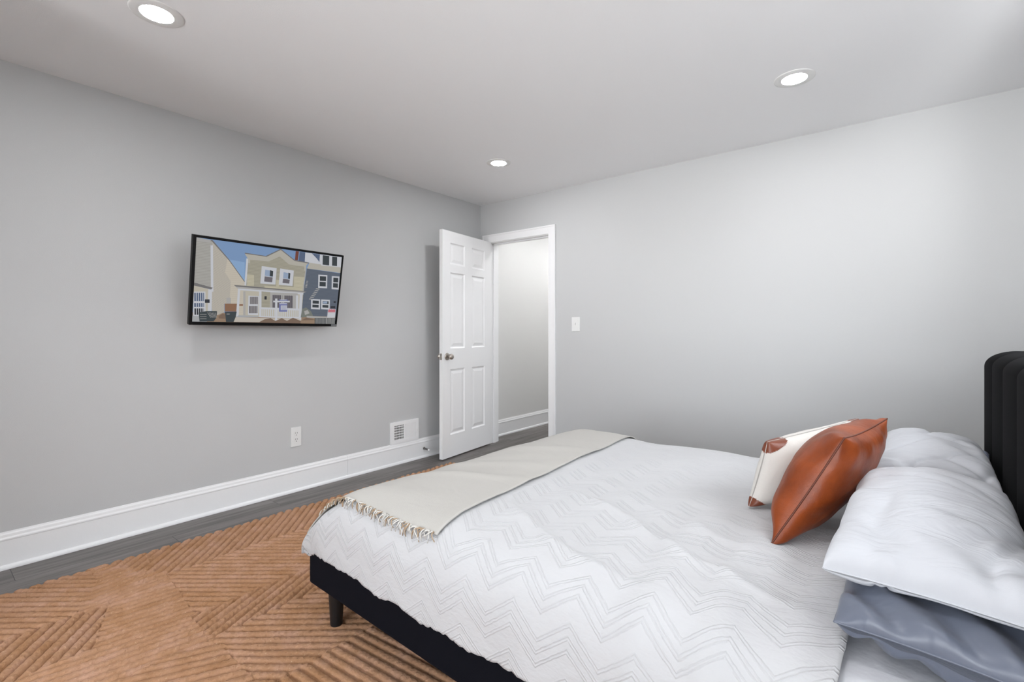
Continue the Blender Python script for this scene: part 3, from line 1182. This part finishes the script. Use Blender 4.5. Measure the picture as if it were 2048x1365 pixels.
part('side_rail', rail(0.0, 1.118, 0.0, 0.04), M['black_fabric'], bed, bevel=0.008)
part('side_rail', rail(1.121, BL, 0.0, 0.04), M['black_fabric'], bed, bevel=0.008)
part('side_rail', rail(0.0, BL, BW - 0.04, BW), M['black_fabric'], bed, bevel=0.008)
part('foot_rail', rail(0.0, 0.04, 0.041, BW - 0.041), M['black_fabric'], bed, bevel=0.008)
part('slat_base', rail(0.041, BL - 0.01, 0.041, BW - 0.041, 0.26, 0.30), M['black_fabric'], bed)
for a, b in ((0.125, 0.045), (0.125, BW - 0.045), (BL - 0.16, 0.045), (BL - 0.16, BW - 0.045)):
    mt = BMAT @ Matrix.Translation((a, b, 0.0160))
    part('leg', MB().lathe([(0.0215, 0), (0.0225, 0.003), (0.030, RZ0 - 0.012)], 28, mt), M['black_wood'], bed, smooth=False)
    smooth_angle(bed.children[-1], 40)

# headboard: padded vertical channels
HB0, HB1 = -0.04, BW + 0.055
HBZ0, HBZ1, HBT = 0.16, 1.070, 0.10
CH = 0.27
nb, nz = 230, 70
bb = np.linspace(0, 1, nb)
bb = HB0 + (HB1 - HB0) * bb
zz = np.concatenate([np.linspace(0, 0.86, 30), 0.86 + 0.14 * (1 - (1 - np.linspace(0, 1, nz - 29)[1:]) ** 2)])
B_, Z_ = np.meshgrid(bb, zz, indexing='ij')
dist_e = np.minimum(B_ - HB0, HB1 - B_)
R = 0.11
corner = np.where(dist_e < R, R - np.sqrt(np.maximum(0, R * R - (R - dist_e) ** 2)), 0) * 0.55
ztop = HBZ1 - corner
zw = HBZ0 + (ztop - HBZ0) * Z_
# rounding of the padded edge
er = 0.05
de = np.minimum(dist_e, (ztop - zw))
edge = np.sqrt(np.clip(1 - (1 - np.clip(de / er, 0, 1)) ** 2, 0, 1))
ph = (HB1 - B_ + 0.06) / CH
fr = ph - np.floor(ph)
chan = np.sqrt(np.clip(1 - (2 * fr - 1) ** 2, 0, 1)) ** 0.7
front = (0.050 * edge + 0.034 * chan * edge)
A_front = BL + 0.075 - front
ptsF = [bl(a, b, z) for a, b, z in zip(A_front.ravel(), B_.ravel(), zw.ravel())]
ptsB = [bl(BL + 0.110, b, z) for b, z in zip(B_.ravel(), zw.ravel())]
gf = grid_faces(nb, nz).tolist()
n0 = len(ptsF)
faces = [tuple(f) for f in gf] + [tuple(i + n0 for i in reversed(f)) for f in gf]
ring = [i * nz for i in range(nb)] + [(nb - 1) * nz + j for j in range(1, nz)] + [i * nz + nz - 1 for i in range(nb - 2, -1, -1)] + [j for j in range(nz - 2, 0, -1)]
for k in range(len(ring)):
    a, b = ring[k], ring[(k + 1) % len(ring)]
    faces.append((a, b, b + n0, a + n0))
hb = link_mesh('headboard', ptsF + ptsB, faces, M['headboard'], bed, smooth=True)
smooth_angle(hb, 50)

# ------------------------------------------------------------------ mattress
MA0, MA1, MZ0, MZ1 = 0.225, BL - 0.02, 0.302, 0.545
mb = MB().box(MA0, MA1, 0.045, BW - 0.045, MZ0, MZ1, BMAT)
mat_o = link_mesh('mattress', mb.v, mb.f, M['sheet'], None, False)
b = mat_o.modifiers.new('bevel', 'BEVEL')
b.width = 0.05
b.segments = 6
b.limit_method = 'ANGLE'
for p in mat_o.data.polygons:
    p.use_smooth = True
tag(mat_o, 'mattress in a white fitted sheet on the black bed frame', 'mattress')
part('sheet_seam', MB().tube([bl(1.905, y, z) for y, z in ((0.30, MZ1 + 0.0005), (0.16, MZ1 + 0.0005), (0.10, MZ1 - 0.001), (0.07, MZ1 - 0.012), (0.052, MZ1 - 0.03), (0.046, MZ1 - 0.05), (0.045, 0.42))], 0.0016, 6),
     M['sheet'], mat_o, smooth=True)


# ------------------------------------------------------------------ coverlet and throw: one drape surface
def smooth_curve(pts, n=400, it=6):
    P = np.array(pts, float)
    for _ in range(4):                      # Chaikin corner cutting keeps the end points
        Q = [P[0]]
        for i in range(len(P) - 1):
            Q.append(P[i] * 0.75 + P[i + 1] * 0.25)
            Q.append(P[i] * 0.25 + P[i + 1] * 0.75)
        Q.append(P[-1])
        P = np.array(Q)
    s = np.concatenate([[0], np.cumsum(np.linalg.norm(np.diff(P, axis=0), axis=1))])
    return s, P


ZT = 0.572
footS, footP = smooth_curve([(-0.040, 0.285), (-0.028, 0.250), (0.07, 0.150), (0.20, 0.062), (0.31, 0.012), (0.44, 0.0), (0.8, 0.0), (1.73, 0.0)])
sideS, sideP = smooth_curve([(-0.052, 0.272), (-0.048, 0.20), (-0.040, 0.115), (0.0, 0.035), (0.09, 0.006), (0.22, 0.0), (0.6, 0),
                             (BW - 0.6, 0), (BW - 0.22, 0.0), (BW - 0.09, 0.006), (BW, 0.035), (BW + 0.040, 0.115), (BW + 0.048, 0.20), (BW + 0.052, 0.272)])


def drape(p, q):
    a = np.interp(p, footS, footP[:, 0])
    da = np.interp(p, footS, footP[:, 1])
    b = np.interp(q, sideS, sideP[:, 0])
    db = np.interp(q, sideS, sideP[:, 1])
    d = (da ** 3 + db ** 3 + 1e-12) ** (1 / 3)
    c = (np.clip(da / 0.28, 0, 1) * np.clip(db / 0.26, 0, 1)) ** 1.5     # rounded corner of the hanging cloth
    a = a + 0.055 * c
    b = b + np.where(b < 0.5, 0.05, -0.05) * c
    d = np.minimum(d, 0.318 - 0.03 * c)
    return a, b, ZT - d


def to_world(a, b, z):
    c, s = math.cos(TH), math.sin(TH)
    return np.stack([BC.x + c * a - s * b, BC.y + s * a + c * b, z], -1)


def p_of_a(a):
    return np.interp(a, footP[:, 0], footS)


def q_of_b(b):
    return np.interp(b, sideP[:, 0], sideS)


PA = footS[-1]
QB = sideS[-1]
q_hem_lift = lambda p: 0.0


def cover_disp(p, q):
    """soft folds of the coverlet, metres along the normal"""
    a = np.interp(p, footS, footP[:, 0])
    b = np.interp(q, sideS, sideP[:, 0])
    w = 0.006 * fbm(p * 3.2 + 3, q * 2.6 + 1, 3)
    # long creases running off diagonally from the near foot corner towards the head
    for (a0, b0, ang, wid, amp, ln) in ((0.95, 0.20, -18, 0.020, 0.010, 0.45), (1.22, 0.36, -24, 0.022, 0.012, 0.42),
                                        (0.72, 0.13, -20, 0.018, 0.008, 0.32), (1.05, 0.62, -28, 0.026, 0.007, 0.5)):
        c, s = math.cos(math.radians(ang)), math.sin(math.radians(ang))
        u_ = (a - a0) * c + (b - b0) * s
        v_ = -(a - a0) * s + (b - b0) * c + 0.02 * np.sin(u_ * 9)
        w = w + amp * np.exp(-(v_ / wid) ** 2) * np.exp(-(u_ / ln) ** 4) * np.clip((a - 0.72) / 0.16, 0, 1)
    # rolls near the turned-back head edge
    near = np.clip((0.95 - b) / 0.5, 0, 1)
    for (c0, wd, am, k) in ((1.36, 0.045, 0.015, 0.10), (1.50, 0.040, 0.015, 0.08), (1.665, 0.05, 0.016, 0.0)):
        w = w + am * near * np.exp(-((a - c0 + k * (b - 0.3) + 0.012 * np.sin(b * 14 + c0 * 7)) / wd) ** 2)
    # vertical flutes in the hanging sides and foot
    hang = np.clip((0.22 - q) / 0.2, 0, 1)
    w = w + 0.008 * hang * np.sin(p * 21 + 2.0 * np.sin(p * 5)) * (0.6 + 0.4 * vnoise(p * 4, q * 0 + 3))
    hangf = np.clip((0.34 - p) / 0.3, 0, 1)
    w = w + 0.008 * hangf * np.sin(q * 17 + 1.5 * np.sin(q * 4))
    return w


npg, nqg = 270, 300
pp = np.linspace(0, PA, npg)
qq = np.linspace(0, 1, nqg)
P_, Q_ = np.meshgrid(pp, qq, indexing='ij')
# jagged, slightly wavy hem: the cloth ends a little short of the sampled edge
hem = 0.004 * np.round(2.5 * vnoise(pp * 62, pp * 0 + 2.2)) / 2.0 + 0.006 * vnoise(pp * 9, pp * 0 + 5)
lift = 0.085 * np.clip((pp - 1.25) / 0.35, 0, 1) * 0.5
hem0 = np.clip(hem + 0.012 + lift, 0, 0.2)
Q_ = hem0[:, None] + (QB - hem0[:, None]) * Q_
P_ = P_ + 0.012 * vnoise(Q_ * 9, Q_ * 0 + 8.0) * (P_ / PA) ** 6
a, b, z = drape(P_, Q_)
W = to_world(a, b, z)
du = np.gradient(W, axis=0)
dv = np.gradient(W, axis=1)
N = np.cross(du, dv)
N /= np.linalg.norm(N, axis=-1, keepdims=True) + 1e-12
N = np.where(N[..., 2:3] < -0.2, -N, N)
disp = cover_disp(P_, Q_)
# head edge: the hem lies as a soft rolled lip
lip = np.exp(-((PA - P_) / 0.03) ** 2) * 0.006
Wc = W + N * (disp + lip)[..., None]
# keep the cloth off the mattress and rails
cov = link_mesh('coverlet', Wc.reshape(-1, 3), grid_faces(npg, nqg), M['coverlet'], None, True,
                uv=np.stack([P_.ravel(), Q_.ravel()], 1), recalc=False)
so = cov.modifiers.new('thickness', 'SOLIDIFY')
so.thickness = 0.006
so.offset = -1
tag(cov, 'white coverlet with raised zigzag tufting draped over the bed', 'coverlet')

# throw
nt, nq = 90, 230
L_, Qt = np.meshgrid(np.linspace(0, 1, nt), np.linspace(0, 1, nq), indexing='ij')
q0, q1 = q_of_b(0.006), q_of_b(BW + 0.012)
lam_b = Qt
a_hi = 0.755 - 0.125 * lam_b + 0.003 * np.sin(lam_b * 9 + 0.6)
a_lo = -0.01 + 0.01 * np.sin(lam_b * 7)
p_hi, p_lo = p_of_a(a_hi), p_of_a(a_lo)
Pt = p_lo + (p_hi - p_lo) * L_
Qt2 = q0 + (q1 - q0) * Qt + 0.010 * np.sin(L_ * 5)*(1 - Qt) + 0.03 * (1 - Qt) * (L_ - 0.5)


def surf(P, Q, off):
    a, b, z = drape(P, Q)
    Ws = to_world(a, b, z)
    e = 0.004
    a1, b1, z1 = drape(np.clip(P + e, 0, PA), Q)
    a0, b0, z0 = drape(np.clip(P - e, 0, PA), Q)
    tu = to_world(a1, b1, z1) - to_world(a0, b0, z0)
    a1, b1, z1 = drape(P, np.clip(Q + e, 0, QB))
    a0, b0, z0 = drape(P, np.clip(Q - e, 0, QB))
    tv_ = to_world(a1, b1, z1) - to_world(a0, b0, z0)
    Nn = np.cross(tu, tv_)
    Nn /= np.linalg.norm(Nn, axis=-1, keepdims=True) + 1e-12
    return Ws + Nn * (cover_disp(P, Q) + off)[..., None]


tw = 0.004 * fbm(Pt * 3 + 40, Qt2 * 2.5 + 11, 3) + 0.004
for (qc, pc, ang, wid, amp, ln) in ((0.62, 0.62, 62, 0.035, 0.010, 0.22), (0.82, 0.60, 60, 0.04, 0.009, 0.22), (1.18, 0.66, 55, 0.045, 0.007, 0.25), (0.35, 0.58, 70, 0.05, 0.006, 0.22)):
    c, s = math.cos(math.radians(ang)), math.sin(math.radians(ang))
    u_ = (Qt2 - qc) * c + (Pt - pc) * s
    v_ = -(Qt2 - qc) * s + (Pt - pc) * c
    tw = tw + 0.85 * amp * np.exp(-(v_ / wid) ** 2 - (u_ / ln) ** 2)
tw = tw + 0.001 * np.exp(-((L_ - 1) / 0.02) ** 2)
Wt = surf(Pt, Qt2, 0.005 + tw)
thr = thing('throw_blanket', tuple(Wt[nt // 2, nq // 2]), 'oatmeal woven throw with knotted fringe laid across the foot of the bed', 'throw blanket')
cl = link_mesh('throw_cloth', Wt.reshape(-1, 3), grid_faces(nt, nq), M['throw'], thr, True, uv=np.stack([Pt.ravel(), Qt2.ravel()], 1), recalc=False)
so = cl.modifiers.new('thickness', 'SOLIDIFY')
so.thickness = 0.005
so.offset = 1


def fringe(qi, sgn, n, which):
    mp, mt = MB(), MB()
    for k in range(n):
        l = 0.20 + 0.80 * (k + 0.5) / n if which == 0 else 0.3 + 0.7 * (k + 0.5) / n
        i = min(nt - 1, int(l * (nt - 1)))
        p0, qv = Pt[i, qi], Qt2[i, qi]
        for st in range(3 if which == 0 else 2):
            ln = random.uniform(0.018, 0.036)
            dx = random.uniform(-0.022, 0.022)
            kink = random.uniform(-0.012, 0.012)
            t_ = np.linspace(0, 1, 7)
            ps = np.clip(p0 + random.uniform(-0.005, 0.005) + dx * t_ + kink * np.sin(t_ * PI * random.uniform(0.8, 2.0)), 0.002, PA)
            qs = np.clip(qv + sgn * ln * t_ - sgn * 0.004, 0.002, QB - 0.002)
            off = 0.010 + 0.013 * np.sin(t_ * PI) * random.uniform(0.3, 1.0) + (1 - t_) * 0.004
            pt = surf(ps, qs, off)
            (mp if random.random() < 0.66 else mt).tube([tuple(x) for x in pt], 0.0021, 5, 0.0015)
    return mp, mt


for qi, sgn, which in ((0, -1, 0), (nq - 1, 1, 1)):
    mp, mt_ = fringe(qi, sgn, 34, which)
    n0 = len(mp.f)
    mp.add(mt_.v, mt_.f)
    fo = link_mesh('fringe', mp.v, mp.f, [M['fringe_pale'], M['fringe_tan']], thr, True)
    fo.data.polygons.foreach_set('material_index', [0] * n0 + [1] * (len(mp.f) - n0))
    fo['label'] = 'knotted pale and tan fringe'


# ------------------------------------------------------------------ pillows
def pillow(c, front, back, n=70, pinch=0.06, power=0.45, wr=None, seed=0, sag=0.0, floor_z=None):
    """closed cushion from four corners c[(s,t)]: c00, c10, c11, c01; front/back = half thickness on either side"""
    c00, c10, c11, c01 = [np.array(p, float) for p in c]
    g = np.sin(np.linspace(-PI / 2, PI / 2, n))
    s, t = np.meshgrid(g, g, indexing='ij')
    s2 = s * (1 - pinch * (1 - t ** 2) * np.abs(s) ** 2)
    t2 = t * (1 - pinch * (1 - s ** 2) * np.abs(t) ** 2)
    u, v = (s2 + 1) / 2, (t2 + 1) / 2
    base = (c00 * ((1 - u) * (1 - v))[..., None] + c10 * (u * (1 - v))[..., None] + c11 * (u * v)[..., None] + c01 * ((1 - u) * v)[..., None])
    nn = np.cross(c10 - c00, c01 - c00)
    nn /= np.linalg.norm(nn)
    h = (np.clip(1 - s ** 2, 0, 1) * np.clip(1 - t ** 2, 0, 1)) ** power
    lu, lv = np.linalg.norm(c10 - c00), np.linalg.norm(c01 - c00)
    X, Y = u * lu, v * lv
    out, faces, uvs = [], [], []
    for k, th in ((0, front), (1, back)):
        d = th * h
        if wr:
            d = d + wr(X, Y, s, t, seed + 50 * k) * np.minimum(1, h * 2.2)
        sg = 1 if k == 0 else -1
        pt = base + nn * (sg * d)[..., None]
        pt[..., 2] -= sag * h
        if floor_z is not None:
            pt[..., 2] = np.maximum(pt[..., 2], floor_z)
        out.append(pt.reshape(-1, 3))
        uvs.append(np.stack([X.ravel() + seed, Y.ravel() + k * 3], 1))
        f = grid_faces(n, n, k * n * n)
        faces.append(f if k == 0 else f[:, ::-1])
    V = np.concatenate(out)
    F = np.concatenate(faces)
    # weld the shared rim
    idx = np.arange(2 * n * n)
    ij = np.arange(n * n).reshape(n, n)
    rim = np.zeros((n, n), bool)
    rim[0], rim[-1], rim[:, 0], rim[:, -1] = True, True, True, True
    idx[n * n:][rim.ravel()] = ij.ravel()[rim.ravel()]
    F = idx[F]
    order = list(ij[0, :]) + list(ij[1:, -1]) + list(ij[-1, -2::-1]) + list(ij[-2:0:-1, 0])
    rimp = [tuple(V[i]) for i in order]
    return V, F, np.concatenate(uvs), rimp


def place_pillow(name, geo, mat, parent=None):
    V, F, uv, rim = geo
    o = link_mesh(name, V, F, mat, parent, True, uv=uv, recalc=False)
    bm = bmesh.new()
    bm.from_mesh(o.data)
    loose = [v for v in bm.verts if not v.link_faces]
    bmesh.ops.delete(bm, geom=loose, context='VERTS')
    bmesh.ops.recalc_face_normals(bm, faces=bm.faces)
    bm.to_mesh(o.data)
    bm.free()
    return o


def wr_leather(X, Y, s, t, seed):
    d = 0.004 * fbm(X * 9 + seed, Y * 9, 3)
    # pleats running in from the seams, strongest by the corners
    es = np.exp(-(1 - np.abs(s)) * 4.5)
    et = np.exp(-(1 - np.abs(t)) * 4.5)
    d = d + 0.014 * es * np.sin(Y * 46 + 2.5 * vnoise(Y * 9, X * 2 + seed)) * np.abs(t) ** 1.2
    d = d + 0.014 * et * np.sin(X * 46 + 2.5 * vnoise(X * 9, Y * 2 + seed)) * np.abs(s) ** 1.2
    return d


def wr_cotton(X, Y, s, t, seed):
    d = 0.008 * fbm(X * 5 + seed, Y * 5, 4)
    r = np.abs(vnoise((X * 0.8 + Y) * 7 + seed, (X - Y * 0.6) * 2.5))
    d = d - 0.010 * np.exp(-(r / 0.10) ** 2)
    r = np.abs(vnoise((X - Y * 0.9) * 6 + seed + 9, (X + Y * 0.6) * 2.2))
    d = d - 0.008 * np.exp(-(r / 0.09) ** 2)
    return d


def wr_satin(X, Y, s, t, seed):
    et = np.exp(-(1 - np.abs(t)) * 3) + np.exp(-(1 - np.abs(s)) * 3)
    return 0.009 * fbm(X * 6 + seed, Y * 6, 3) + 0.008 * et * np.sin((X + Y) * 60 + 4 * vnoise(X * 7, Y * 7 + seed))


def wr_linen(X, Y, s, t, seed):
    return 0.007 * fbm(X * 7 + seed, Y * 7, 3)


def corners(x0, x1, y0, y1, z, dz=(0, 0, 0, 0)):
    return [(x0, y0, z + dz[0]), (x1, y0, z + dz[1]), (x1, y1, z + dz[2]), (x0, y1, z + dz[3])]


ZS = MZ1
# grey pillows below, white pillows on top of them
geo = pillow([(3.262, -2.66, 0.612), (3.540, -2.70, 0.612), (3.570, -2.00, 0.612), (3.285, -1.96, 0.612)], 0.055, 0.066, 70, 0.03, 0.30, wr_satin, 3, floor_z=ZS + 0.002)
o = place_pillow('bed_pillow', geo, M['satin'])
tag(o, 'grey satin pillow on the mattress under the near white pillow', 'pillow', 'grey pillows under the white ones')
part('seam', MB().tube(geo[3] + geo[3][:1], 0.0022, 5), M['satin'], o, smooth=True)
geo = pillow([(3.300, -1.90, 0.612), (3.575, -1.90, 0.630), (3.606, -1.38, 0.715), (3.330, -1.22, 0.612)], 0.055, 0.066, 60, 0.03, 0.30, wr_satin, 13, floor_z=ZS + 0.002)
o = place_pillow('bed_pillow', geo, M['satin'])
tag(o, 'grey pillow under the far white pillow, only a corner showing by the headboard', 'pillow', 'grey pillows under the white ones')
geo = pillow([(3.238, -2.592, 0.676), (3.548, -2.630, 0.676), (3.580, -1.93, 0.694), (3.275, -1.90, 0.690)], 0.112, 0.030, 110, 0.03, 0.28, wr_cotton, 5)
o = place_pillow('bed_pillow', geo, M['case'])
tag(o, 'plump white pillow at the near side of the bed, on the grey satin pillow', 'pillow', 'white pillows by the headboard')
part('seam', MB().tube(geo[3] + geo[3][:1], 0.0018, 5), M['case'], o, smooth=True)
geo = pillow([(3.285, -1.86, 0.690), (3.580, -1.86, 0.694), (3.604, -1.20, 0.675), (3.320, -1.20, 0.690)], 0.100, 0.030, 100, 0.03, 0.28, wr_cotton, 21)
o = place_pillow('bed_pillow', geo, M['case'])
tag(o, 'white pillow at the far side of the bed, behind the brown leather cushion', 'pillow', 'white pillows by the headboard')

# leather cushion
LBn, LTn = Vector((3.094, -2.285, 0.578)), Vector((3.248, -2.215, 0.866))
dF = Vector((0.083, 0.415, 0.0))
geo = pillow([LBn, LBn + dF + Vector((0, 0, 0.03)), LTn + dF, LTn], 0.070, 0.098, 90, 0.085, 0.40, wr_leather, 2, floor_z=0.576)
cush = thing('cushion', (LBn.x, LBn.y, 0.575), 'glossy tan leather cushion leaning on the white pillows', 'cushion')
place_pillow('cushion_cover', geo, M['leather'], cush)
part('seam', MB().tube(geo[3] + geo[3][:1], 0.0024, 6), M['stitch'], cush, smooth=True)

# linen cushion with leather corners
NBn, NTn = Vector((2.985, -2.030, 0.580)), Vector((3.030, -1.990, 0.785))
dN = Vector((0.200, 0.345, 0.03))
cn = [NBn, NBn + dN, NTn + dN + Vector((0.02, 0, 0.02)), NTn]
geo = pillow(cn, 0.065, 0.065, 80, 0.04, 0.36, wr_linen, 8, floor_z=0.576)
lin = thing('cushion', (NBn.x, NBn.y, 0.575), 'cream linen cushion with brown leather corners, behind the leather cushion', 'cushion')
V, F, uv, rim = geo
cov_l = place_pillow('cushion_cover', geo, M['linen'], lin)


def corner_cap(corner_i, size):
    """faces of the cover nearest a corner, lifted into a leather cap"""
    n = 80
    g = np.sin(np.linspace(-PI / 2, PI / 2, n))
    cs, ct = [(-1, -1), (1, -1), (1, 1), (-1, 1)][corner_i]
    s, t = np.meshgrid(g, g, indexing='ij')
    dd = (1 - s * cs) + (1 - t * ct)
    keep = np.concatenate([dd.ravel()] * 2) < size
    nn = np.array((Vector(cn[1]) - Vector(cn[0])).cross(Vector(cn[3]) - Vector(cn[0])).normalized())
    Vc = V.copy()
    Vc[:n * n] += nn * 0.0022
    Vc[n * n:] -= nn * 0.0022
    ff = [tuple(f) for f in F if all(keep[i] for i in f)]
    used = sorted({i for f in ff for i in f})
    mp_ = {k: i for i, k in enumerate(used)}
    return [tuple(Vc[i]) for i in used], [tuple(mp_[i] for i in f) for f in ff]


for ci, sz in ((0, 0.28), (3, 0.36), (2, 0.22), (1, 0.22)):
    cv, cf = corner_cap(ci, sz)
    oc = link_mesh('corner_patch', cv, cf, M['leather_dark'], lin, True)
    oc['label'] = 'brown leather corner'

# ------------------------------------------------------------------ rug
RX0, RX1, RY0, RY1 = 0.362, 3.62, -3.95, -0.765
step = 0.0027
xs = np.concatenate([np.arange(RX0, 2.36, step), np.arange(2.36, RX1, 0.012)])
ys = np.concatenate([np.arange(RY0, -3.62, 0.012), np.arange(-3.62, -1.85, step), np.arange(-1.85, RY1, 0.007)])
X, Y = np.meshgrid(xs, ys, indexing='ij')
RW = 0.0365
phase = np.zeros_like(X)
along = np.zeros_like(X)
done = np.zeros(X.shape, bool)


def region(mask, ang, ax, ay):
    """braid rows at ang degrees, passing through (ax, ay)"""
    m = mask & ~done
    c, s = math.cos(math.radians(ang)), math.sin(math.radians(ang))
    phase[m] = ((-(X - ax) * s + (Y - ay) * c) / RW)[m]
    along[m] = ((X - ax) * c + (Y - ay) * s)[m]
    done[m] = True


region((X > 1.79) & (Y < -2.25) & (X - 1.79 > (Y + 2.6) * 0.2), 5, 1.79, -2.7)
region((X > 1.385) & (X <= 1.80) & (Y > -3.02 + (X - 1.385) * 0.35), 40, 1.385, -2.95)
region((X > 1.385) & (Y <= -3.0), 62, 1.385, -3.02)
region((X > 1.165) & (X <= 1.385) & (Y > -3.0), 118, 1.165, -2.57)
region((X > 0.705) & (X <= 1.165) & (Y > -2.955 - 0.08 * (X - 0.8)), 38.5, 0.705, -2.95)
region((Y < -3.245 - 0.35 * (X - 1.0)) & (X > 0.80) & (X < 1.12), 144, 1.0, -3.35)
region((X > 0.80) & (X <= 1.40) & (Y <= -2.94), 81, 0.80, -2.95)
region((X <= 0.80) & (Y < -3.235 + 0.45 * (0.70 - X)) & (Y < -3.16), 40, 0.70, -3.23)
region((X <= 0.82) & (Y < -2.93 + 0.5 * (X - 0.705)) & (Y < -2.93 - 0.0 * X) , 99, 0.70, -3.23)
region((X <= 0.705), 136.5, 0.705, -2.95)
region(np.ones_like(done), 38, 1.4, -2.0)
fr = phase - np.floor(phase)
row = np.floor(phase)
jit = vnoise(row * 7.31, row * 3.17) * 3
br = np.sin(2 * PI * (along / 0.022 + 0.9 * np.abs(fr - 0.5) + jit))
# plaited strands bulge alternately to either side, so the gaps between ropes open and close
side = np.where(fr > 0.5, 1.0, -1.0)
half = 0.885 + 0.075 * np.sin(2 * PI * (along / 0.044 + jit) + side * 1.4) + 0.03 * vnoise(X * 90, Y * 90)
xx = (2 * fr - 1) / half
prof = np.sqrt(np.clip(1 - np.abs(xx) ** 2.6, 0, 1))
Zr = 0.0010 + 0.0155 * prof + 0.0010 * br * prof + 0.0010 * fbm(X * 60, Y * 60, 2) * prof
Xd = X + 0.004 * vnoise(Y * 12, X * 0 + 1.0) * (X < RX0 + 0.03)
# rope ends wander along the left edge
Xd = Xd + np.where(X < RX0 + 0.02, (0.010 * np.floor(2.5 * vnoise(row * 5.1, row * 1.7)) / 2.5) * (1 - (X - RX0) / 0.02), 0)
edge_d = np.minimum(np.minimum(X - RX0, RX1 - X), np.minimum(Y - RY0, RY1 - Y))
Zr = np.where(edge_d < 0.0016, 0.0008, Zr)
Vr = np.stack([Xd, Y, Zr], -1).reshape(-1, 3)
nx, ny = X.shape
rug = link_mesh('rug', Vr, grid_faces(nx, ny), M['rug'], None, True, uv=np.stack([along.ravel(), phase.ravel() + 500], 1), recalc=False)
tag(rug, 'terracotta braided jute rug with zigzag rows under the bed', 'rug')
